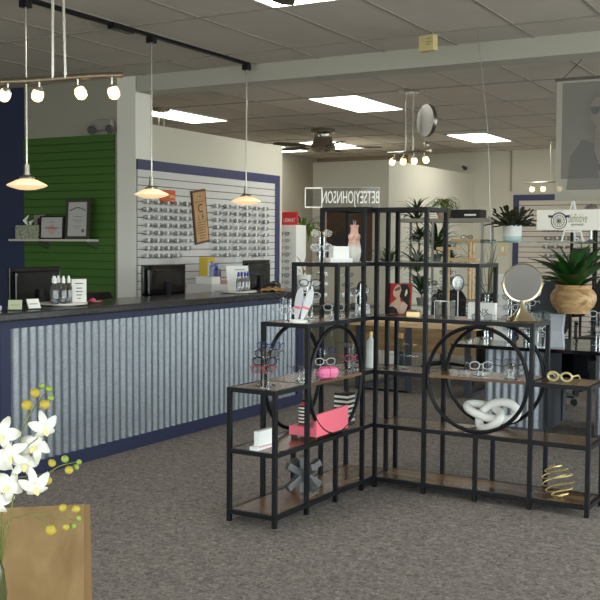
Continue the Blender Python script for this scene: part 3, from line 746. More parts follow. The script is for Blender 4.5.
for q, (b_, a_, k_, k2, h_, lab) in enumerate(((-.24, -.42, 'brown', 'clear', .08, 'beside the white twin-fin display'), (-.25, -.645, 'clear', 'gunmetal', .06, 'left of the white twin-fin display'), (-.19, -.20, 'clear', None, .06, 'in the middle of the upper left shelf'), (-.10, -.02, 'gunmetal', 'purple', .10, 'near the inner corner of the upper left shelf'))):
    p = U(b_, a_, ZL(3)); n = 3 if q == 0 else (2 if k2 else 1)
    stand(tuple(p), cam_rz(p)+.3*(q % 2), n, 'clear eyeglasses stand %s' % lab, [(k_, '%s eyeglasses low on the stand %s' % (k_, lab)), (k2, '%s eyeglasses midway up the stand %s' % (k2, lab)) if k2 else None, ('black', 'black eyeglasses topping the stand %s' % lab)], 1.1, .05, h_, .04)
# level 4: white boxes, bust, stand
p = U(-.16, -.20, ZL(4)); bx = thing('white_box', 'white block on a wider white base on the upper step of the left wing', 'display block', tuple(p), cam_rz(p)+.35)
MB().box(-.075, .075, -.06, .06, 0, .026, bev=.001).build('base', M_WHITE, bx)
MB().box(-.05, .058, -.045, .045, .026, .10, bev=.001).build('block', M_WHITE, bx)
p = U(-.25, -.26, ZL(4)); stand(tuple(p), cam_rz(p)-.1, 2, 'clear stand with rimless eyeglasses behind the white block', [('clear', 'crystal eyeglasses behind the white block'), ('gold', 'thin gold eyeglasses above the white block')], 1.15, .045, .09, .07)
p = U(-.10, -.10, ZL(4)); bu = thing('bust_vase', 'pink and white torso-shaped vase on the upper step of the left wing', 'vase', tuple(p), cam_rz(p))
bmat = bpy.data.materials.new('pink_to_white_glaze'); bmat.use_nodes = True; n_ = bmat.node_tree; pb_ = n_.nodes['Principled BSDF']; pb_.inputs['Roughness'].default_value = .3
tc_ = n_.nodes.new('ShaderNodeTexCoord'); s_p = n_.nodes.new('ShaderNodeSeparateXYZ'); c_r = n_.nodes.new('ShaderNodeValToRGB'); mr_ = n_.nodes.new('ShaderNodeMapRange'); mr_.inputs['From Max'].default_value = .25
n_.links.new(tc_.outputs['Object'], s_p.inputs[0]); n_.links.new(s_p.outputs['Z'], mr_.inputs['Value']); n_.links.new(mr_.outputs[0], c_r.inputs[0]); n_.links.new(c_r.outputs[0], pb_.inputs['Base Color'])
e_ = c_r.color_ramp.elements; e_[0].position = .36; e_[0].color = (*lin((226, 224, 216)), 1); e_[1].position = .48; e_[1].color = (*lin((216, 170, 152)), 1)
v = MB().lathe([(.0, 0), (.032, 0), (.040, .03), (.046, .07), (.040, .11), (.034, .14), (.040, .17), (.026, .185), (.024, .215), (.030, .235), (.026, .238)], seg=22)
for s_ in (-1, 1): v.sph((s_*.021, -.030, .155), .019, 10)
for vv in v.bm.verts: vv.co.y *= .75
v.build('body', bmat, bu, True)
b = MB()
for k in range(5): b.tube([(0, 0, .225), (.012*math.cos(k*1.3), .012*math.sin(k*1.3), .262+.006*(k % 3))], .005, 6, r1=.001)
b.build('crystal_top', mat('crystal_mauve', (170, 150, 160), .15), bu)
# dark device and white block on level 3, inner corner
p = U(-.16, .14, ZL(3)); dm = thing('counter_mirror', 'black-backed counter mirror at the inner corner of the upper left shelf', 'mirror', tuple(p), cam_rz(p)+.9)
o = [(.055*math.cos(2*PI*k/24), 0, .13+.09*math.sin(2*PI*k/24)) for k in range(24)]
MB().poly([Vector(q) for q in o], .014, (0, 1, 0)).build('back_shell', M_BLKPL, dm); MB().poly([Vector((x*.9, -.001, .13+(z-.13)*.92)) for x, y, z in o], .001, (0, -1, 0)).build('mirror_glass', mat('mirror_face', (170, 172, 170), .06, 1), dm)
MB().box(-.045, .045, -.03, .03, 0, .045, bev=.004).build('base', M_WHITE, dm)
# acrylic brand block on top: reads mirrored from this side
tz = ZL(5); p0 = U(-.33, -.10, tz); p1 = U(.02, .10, tz)
A0 = at_z(311.5, 209, tz+.0); 
ab = thing('acrylic_sign', 'clear acrylic brand sign with white lettering reversed, on top of the shelving', 'sign', tuple(U(-.245, .0, tz)), UR+.42)
hw = .245
MB().box(-hw, hw, -.028, -.012, 0, .135, bev=.001).build('block', clear('sign_acrylic', (236, 238, 238), .012), ab)
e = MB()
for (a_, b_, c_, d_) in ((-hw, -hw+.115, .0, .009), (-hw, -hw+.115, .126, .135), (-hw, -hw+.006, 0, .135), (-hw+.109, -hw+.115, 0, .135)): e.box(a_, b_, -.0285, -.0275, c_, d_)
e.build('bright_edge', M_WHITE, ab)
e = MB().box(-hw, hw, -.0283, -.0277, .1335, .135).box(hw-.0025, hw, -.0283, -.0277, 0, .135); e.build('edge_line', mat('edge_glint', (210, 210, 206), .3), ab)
text('lettering', 'BETSEYJOHNSON', .115, mat('white_lettering', (238, 236, 230), .5), ab, (.055, -.0295, .066), FACE_NY, .0012, sx=.42, flip=True)

# --- right wing things
p = (U(.015, .20, ZL(3))+U(.13, .24, ZL(3)))/2
pic = thing('fashion_picture', 'picture of a dark-haired woman in glasses on a red ground, standing on the shelf', 'picture', tuple(U(.072, .215, ZL(3)+.002)), UR+.02)
pic.rotation_euler = (-.10, 0, UR+.02)
pw_, ph_ = .082, .205
MB().box(-pw_, pw_, 0, .012, 0, ph_).build('panel', mat('picture_red', (176, 46, 40), .55), pic)
def pp(name, pts, m, d): 
    MB().poly([Vector((x*pw_, -.0006*d, z*ph_)) for x, z in pts], .0006, (0, -1, 0)).build(name, m, pic)
SK = mat('printed_skin', (214, 178, 152), .6)
pp('printed_hair', [(-.15, .62), (-.05, .80), (.05, .93), (.25, .99), (.6, .97), (.82, .85), (.9, .65), (.85, .42), (.98, .2), (.6, .12), (.45, .4), (.2, .5)], M_INK, 1)
pp('printed_body', [(-.98, .02), (-.98, .2), (-.7, .36), (-.35, .46), (-.05, .62), (.1, .42), (.45, .34), (.6, .2), (.4, .02)], SK, 2)
pp('printed_face', [(-.55, .60), (-.62, .72), (-.45, .88), (-.2, .97), (.0, .92), (.12, .78), (-.02, .60), (-.3, .52)], SK, 3)
pp('printed_dress', [(-.98, .02), (-.98, .22), (-.55, .25), (-.2, .17), (-.05, .02)], M_INK, 4)
pp('printed_hand', [(.1, .02), (.1, .25), (.3, .42), (.5, .38), (.75, .30), (.62, .14), (.45, .02)], mat('printed_skin_light', (226, 196, 172), .6), 5)
pp('printed_glasses', [(-.48, .74), (-.44, .82), (-.1, .90), (.02, .86), (.0, .80), (-.2, .76)], mat('printed_lens', (120, 84, 74), .5), 5)
pp('printed_gold_earring', [(.42, .62), (.5, .78), (.62, .82), (.68, .7), (.55, .58)], M_GOLD, 5)
p = U(.235, .10, ZL(3)); gb = thing('gold_dish', 'small gold box of glinting stones beside the picture', 'box', tuple(p), .2)
MB().box(-.045, .045, -.03, .03, 0, .034, bev=.002).build('box_body', mat('pale_gold', (204, 180, 130), .3, .6), gb)
b = MB()
for k in range(14): b.sph((random.uniform(-.038, .038), random.uniform(-.024, .024), .038), .008, 6)
b.build('stones', M_CHROME, gb)
p = U(.12, .15, ZL(2)); rs = thing('acrylic_riser', 'clear acrylic stand with empty tiers and a cork top, between the wings', 'display stand', tuple(p), UR)
MB().lathe([(.0, 0), (.055, 0), (.055, .008), (.0, .008)], seg=20).build('base', M_CLEAR, rs); MB().box(-.01, .01, -.008, .008, .008, .20).build('post', M_CLEAR, rs)
MB().box(-.12, .12, -.008, .008, .16, .168).build('crossbar', M_CLEAR, rs); MB().box(-.12, .12, -.008, .008, .085, .093).build('crossbar', M_CLEAR, rs)
MB().box(-.012, .012, -.01, .01, .20, .232).build('cork', mat('cork', (196, 150, 96), .8), rs)
p = U(.44, .12, ZL(3)); ah = thing('acrylic_arch', 'clear acrylic arch riser on the right wing beside the post', 'display stand', tuple(p), UR)
MB().box(-.05, .05, -.05, .05, .104, .11).box(-.05, -.044, -.05, .05, 0, .104).box(.044, .05, -.05, .05, 0, .104).build('arch', M_CLEAR, ah)
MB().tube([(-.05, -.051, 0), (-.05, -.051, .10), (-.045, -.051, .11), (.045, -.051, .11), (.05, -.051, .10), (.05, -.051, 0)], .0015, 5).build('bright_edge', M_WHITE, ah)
p = U(.70, .12, ZL(3)); cdp = thing('brand_card', 'white card printed with A|X letters below the vanity mirror', 'card', tuple(p), UR-.02)
MB().box(-.105, .075, -.001, .035, 0, .105, bev=.001).build('card', M_PAPER, cdp)
text('printed_letters', 'A|X', .045, M_INK, cdp, (-.005, -.0022, .05), FACE_NY)
p = U(.72, .045, ZL(3)); spec('silver', tuple(p), .15, 'thin silver eyeglasses in front of the white A|X card', None, 1.1)
# vanity mirror
p = U(.932, .16, ZL(3)); vm = thing('vanity_mirror', 'round vanity mirror on a flared gold pedestal', 'mirror', tuple(p), cam_rz(p)+.12)
MB().lathe([(.0, 0), (.092, 0), (.095, .006), (.076, .024), (.044, .05), (.022, .085), (.012, .125), (.0, .125)], seg=36).build('pedestal', M_BRASSY, vm, True)
RR = Matrix.Rotation(PI/2+.1, 3, 'X')
MB().lathe([(.110, -.008), (.118, -.010), (.121, 0), (.118, .010), (.110, .008), (.110, -.008)], (0, 0, .235), 48, RR, caps=False).build('rim', M_BRASSY, vm, True)
MB().lathe([(.0, -.007), (.111, -.007), (.111, .007), (.0, .007)], (0, 0, .235), 48, RR).build('mirror_glass', mat('mirror_grey', (172, 170, 168), .22, 1), vm)
for s_ in (-1, 1): MB().cyl((s_*.120, 0, .235), (s_*.131, 0, .235), .005, 10).build('pivot', M_CHROME, vm, True)
MB().tube([(.128, .004, .238), (.108, .012, .165), (.06, .014, .122), (0, .014, .108), (-.06, .014, .122), (-.108, .012, .165), (-.128, .004, .238)], .0032, 8).build('yoke', M_BRASSY, vm, True)
# ring shelf stands
for b_, k_, lab in ((.70, 'clear', 'clear stand with sparkling crystal eyeglasses, left on the right ring shelf'), (.905, 'brown', 'clear stand with two brown eyeglasses, right on the right ring shelf')):
    p = U(b_, .09, ZL(2)); stand(tuple(p), cam_rz(p)+(.1 if b_ < .8 else .5), 1 if b_ < .8 else 2, lab, [(k_, '%s eyeglasses on the %s stand of the right ring shelf' % (k_, 'left' if b_ < .8 else 'right')), ('gunmetal', 'gunmetal eyeglasses on top of the right stand of the right ring shelf')], 1.2, .05, .035, .045)
p = U(.80, .02+.06, ZL(2)); spec('silver', tuple(U(.60, .12, ZL(2))), .4, 'silver eyeglasses lying left of the crystal pair on the right ring shelf', None, 1.1)
# white knot
p = U(.755, .13, ZL(1)); kn = thing('knot_sculpture', 'white chain knot sculpture inside the right ring', 'sculpture', tuple(p), UR)
RK = Matrix.Rotation(.95, 3, 'X')
pts = []
for k in range(72):
    a = 2*PI*k/72; v_ = RK @ Vector(((math.sin(a)+2*math.sin(2*a))*.058, (math.cos(a)-2*math.cos(2*a))*.034, -math.sin(3*a)*.034)); pts.append(v_)
zm = min(v_.z for v_ in pts)
MB().tube([v_+Vector((0, 0, -zm+.026)) for v_ in pts], .0265, 14, closed=True).build('knot', mat('matte_white', (226, 224, 216), .6), kn, True)
# cream gold eyeglasses
GG = thing('novelty_eyeglasses', 'oversized cream-gold round eyeglasses on the right end shelf', 'eyeglasses', tuple(U(1.19, .11, ZL(2)+.001)), cam_rz(U(1.22, .12))-.30)
GG.scale = (1.2, 1.2, 1.2)
M_CG = mat('cream_gold', (218, 200, 146), .3, .25)
for s_ in (-1, 1):
    MB().tube(lens_outline(22, .027, .021, 2, s_*.034, .025), .0055, 8, closed=True).build('rim', M_CG, GG, True)
    mb = MB(); mb.tube([(s_*.062, 0, .03), (s_*.066, .01, .03), (s_*.066, .09, .026), (s_*.064, .13, .006)], .0042, 6); mb.build('temple', M_CG, GG, True)
MB().tube([(-.010, 0, .028), (0, -.002, .034), (.010, 0, .028)], .0045, 8).build('bridge', M_CG, GG, True)
# gold wire ball
p = U(1.19, .12, ZL(0)); gw = thing('wire_ball', 'gold spiral wire ball on the bottom shelf at the right end', 'decorative ball', tuple(p))
Rb = .095; pts = []
for k in range(401):
    u = k/400; th = PI*u; a = u*2*PI*7; pts.append(Matrix.Rotation(-.28, 3, 'Y') @ Vector((Rb*math.sin(th)*math.cos(a), Rb*math.sin(th)*math.sin(a), Rb*math.cos(th)))+Vector((0, 0, Rb+.004)))
MB().tube(pts, .0038, 6).build('spiral_wire', M_GOLD, gw, True)

# ================================================================== on and behind the reception counter
def bits(rz): return Matrix.Rotation(rz, 3, 'Z')
def monitor(label, pl, pr, ztop, zbot, stand_z, tilt=0):
    """flat screen seen from its back; pl/pr are the left/right ends as seen from the camera"""
    pl = Vector(pl); pr = Vector(pr); c = (pl+pr)/2; d = pr-pl; w = d.length/2; rz = math.atan2(d.y, d.x)
    t = thing('computer_monitor', label, 'computer monitor', (c.x, c.y, stand_z), rz)
    z0, z1 = zbot-stand_z, ztop-stand_z
    b = MB().box(-w, w, 0, .022, z0, z1, bev=.004); b.build('screen_bezel', M_GLOSSBLK, t)
    b = MB().box(-w*.86, w*.86, -.028, .0, z0+.03, z1-.03, bev=.012); b.build('back_cover', mat('monitor_back', (14, 14, 18), .12), t)
    MB().box(-w+.012, w-.012, .022, .0228, z0+.015, z1-.015).build('screen', mat('screen_off', (10, 12, 16), .05), t)
    MB().box(-.03, .03, -.05, -.026, .01, (z0+z1)/2).build('stand_neck', M_BLKPL, t)
    MB().box(-.12, .12, -.12, .08, 0, .012, bev=.004).build('stand_base', M_BLKPL, t)
    return t
WS = .76
a = at_x(4, 290, -5.62); b = at_x(62, 290, -5.62)
zt = at_x(33, 267, -5.62).z
monitor('leftmost computer monitor behind the counter, seen from the back, near the navy wall', (-5.56, a.y, 0), (-5.66, b.y+.03, 0), zt, zt-.34, WS)
a = at_x(143, 280, -5.62); b = at_x(189, 280, -5.62); zt = at_x(166, 265, -5.62).z
monitor('glossy black monitor behind the middle of the counter, seen from the back', (-5.62, a.y, 0), (-5.66, b.y, 0), zt, zt-.30, WS)
a = at_x(241, 275, -5.62); b = at_x(273, 275, -5.62); zt = at_x(257, 260, -5.62).z
monitor('black monitor behind the right end of the counter beside the blue-capped bottles', (-5.58, a.y, 0), (-5.66, b.y, 0), zt, zt-.32, WS)
def turntable(loc, r, label):
    t = thing('turntable', label, 'turntable', loc)
    MB().lathe([(.0, 0), (r*.5, 0), (r*.5, .008), (r, .01), (r, .022), (.0, .022)], seg=36).build('tray', mat('pale_tray', (206, 202, 192), .35), t, True)
    return t
TT = .0225
p = Vector((-5.13, 5.52, CT)); turntable(tuple(p), .17, 'white turntable tray on the counter beside the leftmost monitor')
def spray(loc, label, cap, group, s=1.0, liquid=(214, 216, 220), wrap=None):
    t = thing('spray_bottle', label, 'bottle', loc, 0, group)
    MB().lathe([(.0, 0), (.021*s, 0), (.022*s, .004), (.022*s, .105*s), (.010*s, .125*s), (.010*s, .132*s)], seg=16).build('body', wrap or clear('bottle_clear', (190, 190, 196), .35, .08), t, True)
    MB().lathe([(.012*s, .132*s), (.012*s, .16*s), (.007*s, .165*s), (.007*s, .176*s), (.0, .178*s)], seg=12).build('cap', cap, t, True)
    MB().lathe([(.0226*s, .04*s), (.0226*s, .085*s)], seg=16, caps=False).build('label_band', clear('label_film', (120, 122, 138), .3, .3), t, True)
    return t
B0 = None
for i, (dx, dy) in enumerate(((.10, -.13), (.12, -.065), (.05, -.09), (.11, .0), (.03, -.02))):
    loc = (p.x+dx-.02, p.y+dy-.045, CT+TT)
    lab = 'clear spray bottle with a white cap, %s of five on the left turntable' % (['leftmost', 'second from left', 'third from left', 'rightmost', 'rear middle'][i])
    if B0 is None: B0 = spray(loc, lab, M_WHITE, 'white-capped spray bottles', 1.12)
    else: dup(B0, loc, 0, lab)
sc1 = thing('counter_sign', 'white printed sign card standing on the left turntable', 'sign', (p.x+.07, p.y+.085, CT+TT), 1.0)
MB().box(-.055, .055, -.002, .002, 0, .17).build('card', M_PAPER, sc1)
l = MB()
for z, w in ((.135, .03), (.10, .02), (.075, .025), (.05, .02), (.025, .012)): l.box(-w, w, -.0028, -.002, z, z+.006)
l.build('printed_lines', M_INK, sc1)
def cardholder(loc, label, rz, m):
    t = thing('card_holder', label, 'card holder', loc, rz)
    R = Matrix.Rotation(-.5, 3, 'X')
    MB().box(-.05, .05, -.03, .035, 0, .008).build('base', M_CLEAR, t)
    MB().box(-.045, .045, -.005, .005, 0, .07, rot=R, at=(0, -.01, .008)).build('cards', m, t)
    MB().box(-.03, .03, -.0056, -.005, .028, .036, rot=R, at=(0, -.01, .008)).build('printed_line', M_INKG, t)
    return t
cardholder((-4.99, 4.90, CT), 'small olive card in a holder at the left end of the counter', PI/2-.9, mat('olive_card', (176, 180, 150), .6))
cardholder((-4.985, 5.07, CT), 'white business cards in a holder in front of the leftmost monitor', PI/2-.3, M_PAPER)
bn = thing('blue_jar', 'small dark blue jar on the counter left of the spray bottles', 'jar', (-5.12, 5.20, CT))
MB().lathe([(.0, 0), (.024, 0), (.024, .03), (.02, .045), (.0, .046)], seg=18).build('body', mat('cobalt', (30, 34, 96), .2), bn, True)
MB().lathe([(.0, .046), (.015, .046), (.015, .06), (.0, .062)], seg=14).build('lid', mat('olive_cap', (120, 112, 60), .5), bn, True)
wr = thing('paper_roll', 'white rounded paper pad at the far left end of the counter', 'paper', (-5.14, 4.72, CT), .2)
MB().box(-.12, .12, -.12, .10, 0, .04, bev=.015).build('pad', mat('soft_white', (196, 198, 204), .6), wr)
pkc = thing('key_ring', 'pink and red key rings lying on the counter right of the left turntable', 'keys', (-5.17, 5.90, CT), .9)
MB().sph((0, .08, .016), .016, 10, (1.6, 1, 1)).build('pink_charm', mat('hot_pink', (214, 60, 120), .3), pkc, True)
MB().tube([(-.10+.02*k, .01*math.sin(k*1.7), .008+.006*(k % 2)) for k in range(9)], .007, 6).build('red_cord', mat('crimson', (160, 52, 60), .5), pkc, True)
MB().tube([(.03*math.cos(2*PI*k/14), -.05+.03*math.sin(2*PI*k/14), .012) for k in range(14)], .005, 6, closed=True).build('ring', mat('rose_band', (170, 120, 110), .4), pkc, True)
# right group: turntable, blue cap bottles, sign
p = Vector((-5.12, 7.84, CT)); turntable(tuple(p), .17, 'white turntable tray near the right end of the counter')
B1 = None
for i, (dx, dy) in enumerate(((.09, -.11), (.09, -.055), (.09, .0), (.085, .055))):
    loc = (p.x+dx, p.y+dy-.03, CT+TT); lab = 'blue-capped spray bottle, %s of four on the right turntable' % (['first from left', 'second from left', 'third from left', 'rightmost'][i])
    if B1 is None: B1 = spray(loc, lab, mat('cap_blue', (40, 52, 150), .35), 'blue-capped spray bottles', 1.02)
    else: dup(B1, loc, 0, lab)
sc2 = thing('counter_sign', 'white price sign leaning on the right turntable behind the blue-capped bottles', 'sign', (p.x-.03, p.y+.05, CT+TT), 1.25)
sc2.rotation_euler = (-.12, 0, 1.25)
MB().box(-.13, .13, -.002, .002, 0, .23).build('card', M_PAPER, sc2)
l = MB()
for k, (x, z, w) in enumerate(((.03, .19, .06), (.05, .16, .03), (.02, .13, .012), (.04, .10, .03), (.02, .07, .012), (.05, .045, .025))): l.box(x-w, x+w, -.003, -.002, z, z+.006)
l.build('printed_lines', M_INKN, sc2)
# mustard cloth and the black camera
mc = thing('mustard_cloth', 'crumpled mustard yellow cloth on the right end of the counter', 'cloth', (-5.06, 8.36, CT), .5)
b = MB(); N = 10
gv = [[b.bm.verts.new(((i/N-.5)*.22, (j/N-.5)*.42, .004+.035*abs(math.sin(i*.9+j*.4))*math.exp(-((i-5)**2+(j-4)**2)/26)+.012*math.sin(j*1.3)**2)) for j in range(N+1)] for i in range(N+1)]
for i in range(N):
    for j in range(N): b.bm.faces.new((gv[i][j], gv[i+1][j], gv[i+1][j+1], gv[i][j+1]))
b.build('cloth_folds', mat('mustard', (178, 138, 70), .8), mc, True)
bc = thing('black_camera', 'black camera-like device on the counter end below the blue wall border', 'camera', (-5.20, 8.60, CT), .3)
MB().box(-.06, .06, -.09, .09, 0, .07, bev=.02).build('body', M_BLKPL, bc); MB().lathe([(.0, -.09), (.035, -.09), (.035, .0), (.0, .0)], (.05, 0, .04), 16, Matrix.Rotation(PI/2, 3, 'Y')).build('lens_barrel', M_BLKPL, bc, True)
MB().box(-.03, .03, .04, .08, .07, .085, bev=.004).build('viewfinder', M_BLKPL, bc)
# on the lower work surface behind
yb = thing('yellow_box', 'yellow and white carton standing behind the counter against the slatwall', 'box', (-5.86, 8.28, WS), .1)
pq = at_x(207, 257, -5.86); yb.location.y = pq.y
MB().box(-.05, .05, -.075, .075, 0, pq.z-WS, bev=.002).build('carton', mat('carton_yellow', (200, 170, 60), .5), yb)
MB().box(.05, .0512, -.07, .0, .02, pq.z-WS-.05).box(.05, .0512, .02, .07, .04, pq.z-WS-.12).build('printed_panel', mat('carton_grey', (176, 176, 170), .5), yb)
for px, lab, hh, col in ((216, 'dark blue bottle with a red band behind the counter', 264, (34, 38, 84)), (211, 'pale blue bottle beside the yellow carton behind the counter', 261, (110, 120, 160))):
    q = at_x(px, hh, -5.78 if px > 212 else -5.82); t = thing('lotion_bottle', lab, 'bottle', (q.x, q.y, WS)); h = q.z-WS
    MB().lathe([(.0, 0), (.05, 0), (.052, .01), (.052, h-.06), (.02, h-.03), (.02, h-.025)], seg=18).build('body', mat('bottle_%d' % px, col, .3), t, True)
    MB().lathe([(.022, h-.025), (.022, h), (.0, h)], seg=12).build('cap', mat('cap_lightblue', (90, 120, 190), .4), t, True)
    if px > 212: MB().lathe([(.0526, h-.2), (.0526, h-.13)], seg=18, caps=False).build('band', mat('dark_red_band', (96, 40, 60), .5), t, True)
pr = thing('printer', 'white printer with paper behind the counter between the two right monitors', 'printer', (-5.78, 7.45, WS))
q1 = at_x(207, 280, -5.7); q2 = at_x(236, 282, -5.7); pr.location.y = (q1.y+q2.y)/2; hw_ = (q2.y-q1.y)/2
PH = q1.z-WS
MB().box(-.17, .14, -hw_, hw_, 0, PH-.05, bev=.01).build('body', mat('printer_white', (206, 202, 198), .5), pr)
MB().box(.141, .145, -hw_*.8, hw_*.9, PH-.14, PH-.11).build('paper_slot', M_INK, pr)
MB().box(-.08, .12, -hw_*.9, -.08, PH-.048, PH+.03, bev=.01).build('paper_stack', M_PAPER, pr)
MB().box(-.0, .147, .02, hw_*.8, PH-.049, PH-.01).build('printed_sheet', mat('pink_print', (214, 170, 164), .6), pr)

# ------------------------------------------------------------------ office chairs
def chair(loc, rz, label, back_h=1.02, seat=.48):
    t = thing('office_chair', label, 'chair', loc, rz)
    b = MB().box(-.24, .24, -.24, .22, seat-.05, seat+.03, bev=.025); b.build('seat', M_BLKPL, t, True)
    pts = []; b = MB()
    for i in range(9):
        z = seat+.10+(back_h-seat-.10)*i/8; bulge = .03*math.sin(PI*i/8); w = .22*(1 if 0 < i < 7 else .86 if i in (0, 7) else .66)
        b_ = [(-w, .235+.02*i/8-bulge*.3, z), (-w*.5, .26+.02*i/8, z), (w*.5, .26+.02*i/8, z), (w, .235+.02*i/8, z)]
        pts.append([b.bm.verts.new(v) for v in b_]+[b.bm.verts.new((v[0], v[1]+.045, v[2])) for v in b_[::-1]])
    for A, B in zip(pts, pts[1:]):
        for k in range(8): b.bm.faces.new((A[k], A[(k+1) % 8], B[(k+1) % 8], B[k]))
    b.bm.faces.new(pts[0][::-1]); b.bm.faces.new(pts[-1]); b.build('backrest', mat('black_mesh_fabric', (24, 24, 26), .6), t, True)
    MB().tube([(0, .05, seat-.05), (0, .25, seat-.04), (0, .31, seat+.05), (0, .30, seat+.25)], .02, 8).build('back_support', M_BLKPL, t, True)
    MB().cyl((0, 0, .09), (0, 0, seat-.05), .028, 12).build('gas_column', M_BLKPL, t, True)
    for s_ in (-1, 1): MB().tube([(s_*.22, .06, seat-.03), (s_*.28, .06, seat), (s_*.28, .06, seat+.2), (s_*.28, -.12, seat+.21), (s_*.28, .14, seat+.21)], .016, 8).build('armrest', M_BLKPL, t, True)
    for k in range(5):
        a = 2*PI*k/5+.3; c, s2 = math.cos(a), math.sin(a)
        lg = MB().tube([(0, 0, .11), (.14*c, .14*s2, .10), (.29*c, .29*s2, .075)], [.028, .022, .016], 8).build('leg', M_BLKPL, t, True)
        MB().lathe([(.0, -.02), (.03, -.02), (.03, .02), (.0, .02)], (.29*c, .29*s2, .0305), 12, Matrix.Rotation(a, 3, 'Z') @ Matrix.Rotation(PI/2, 3, 'X')).build('caster', M_BLKPL, lg, True)
    return t
CH1 = chair((-6.42, 6.98, 0), -PI/2, 'black office chair behind the counter between the green wall and the middle monitor', 1.11)
CH1.scale = (1.25, 1.1, 1.02)
qc = at_x(200, 284, -6.3); c2_ = dup(CH1, (-6.02, qc.y, 0), PI/2+.2, 'black office chair just right of the middle monitor, behind the counter'); c2_.scale = (.72, .72, qc.z/1.11)
c2_.location = (-6.1+.1, qc.y-.05, 0); c2_.rotation_euler = (0, 0, PI/2-.15)
q = at_z(463, 384, 0)
CH3 = chair((-3.74, 10.96, 0), .2, 'black office chair with casters beside the wood desk behind the ring')
dup(CH3, (-4.62, 11.72, 0), .1, 'black office chair behind the wood desk, its wide back below the plants')['label']
dup(CH3, (at_y(546, 290, 9.7).x, 9.75, 0), .3, 'black office chair behind the glass table, partly hidden by the wooden bowl').scale = (1, 1, 1.2)
dup(CH3, (at_y(600, 290, 10.6).x, 10.75, 0), -.2, 'black office chair at the right edge behind the agave').scale = (1, 1, 1.22)

# ------------------------------------------------------------------ white display tower with eyeglasses
p = at_y(288, 230, 10.75)
tw = thing('display_tower', 'tall white eyeglasses tower with a red top sign beyond the end of the slatwall', 'display tower', (p.x+.0, 10.85, 0), .0)
x0 = at_y(280, 230, 10.75).x-p.x-.05; x1 = at_y(296.5, 230, 10.75).x-p.x; zt = at_y(288, 225, 10.75).z
MB().box(x0, x1, -.1, .14, .0, zt, bev=.004).build('cabinet', M_WHITE, tw)
MB().box(x0+.0, x1-.03, -.03, .0, zt, zt+.165, bev=.01).build('top_sign', M_RED, tw)
text('sign_lettering', 'USANT', .07, M_PAPER, tw, ((x0+x1)/2, -.0315, zt+.06), FACE_NY, .0006, sx=.75)
for k in range(11):
    z = zt-.13-.085*k
    spec_simple('black' if k % 3 == 0 else 'gunmetal', (p.x+x1-.10, 10.85-.235, z), .35, '%s eyeglasses, %s from the top on the white tower' % ('black' if k % 3 == 0 else 'gunmetal', ORD[k]), 'eyeglasses on the white tower', 1.1)
# ------------------------------------------------------------------ plants
def frond_plant(name, label, cat, loc, n, L, w, m, droop=.6, up=.8, pot=None, stem=0, seed=1, fold=.2, spread=1.0, segs=9, trunk_m=None, group=None, taper=None):
    rnd = random.Random(seed); t = thing(name, label, cat, loc, 0, group)
    z0 = 0
    if pot: 
        z0 = pot['h']; MB().lathe([(.0, 0)]+pot['prof']+[(.0, z0-.015)], seg=28).build('pot', pot['m'], t, True)
    if stem: MB().tube([(0, 0, z0-.03), (.01, .005, z0+stem*.5), (0, 0, z0+stem)], .012, 8).build('trunk', trunk_m or mat('bark', (122, 104, 76), .8), t, True)
    b = MB()
    for i in range(n):
        a = 2*PI*i*.618+rnd.uniform(-.2, .2); el = rnd.uniform(.15, 1.0)**.8*up+.05; l = L*rnd.uniform(.75, 1.1); pts = []
        x = 0; z = 0; ang = el*PI/2; 
        for k in range(segs+1):
            pts.append((x*math.cos(a), x*math.sin(a), z0+stem+z)); ang -= droop*(.5+rnd.random()*.4)*(k/segs)*1.1; x += l/segs*math.cos(ang)*spread; z += l/segs*math.sin(ang)
        b.leaf(pts, w, fold, taper=taper)
    b.build('leaves', m, t, True); return t
PAR = lambda r0, r1, h: [(r0, 0), (r1, h*.9), (r1, h), (r1*.9, h)]
# palm tree beyond the tower
b_ = at_y(304, 300, 11.6)
fp = frond_plant('potted_palm', 'tall leafy palm with a thin trunk right of the white tower', 'plant', (b_.x, 11.6, 0), 34, .42, .020, M_PALM, .75, .75, dict(h=.32, prof=PAR(.15, .2, .32), m=mat('brown_pot', (110, 80, 56), .6)), 1.42, 3)
# white planter behind the shelf
p = at_z(311, 288, CT)
wp = frond_plant('small_planter', 'white tapered planter with dry stems at the right end of the counter', 'plant', (-4.97, 8.80, CT), 7, .24, .006, mat('dry_stem', (150, 116, 74), .8), .25, 1.1, dict(h=.15, prof=PAR(.06, .082, .15), m=M_POTW), 0, 9)
# glasses stands behind left wing on small table

# ================================================================== right background
# brown framed board on the exam room wall
q0 = at_y(329, 213, 13.25); q1 = at_y(371, 262, 13.25)
fb = thing('framed_board', 'brown framed dark picture on the grey wall seen through the top shelf bay', 'picture', ((q0.x+q1.x)/2, 13.245, q1.z-.02))
w_ = (q1.x-q0.x)/2+.02; h_ = q0.z-q1.z+.1
MB().box(-w_, w_, -.035, 0, 0, h_, bev=.005).build('frame', mat('dark_brown_wood', (84, 60, 40), .6, var=(66, 48, 34), scale=12), fb)
MB().box(-w_+.09, w_-.09, -.042, -.035, .07, h_*.55).build('dark_panel', mat('slate_panel', (52, 50, 54), .4), fb)
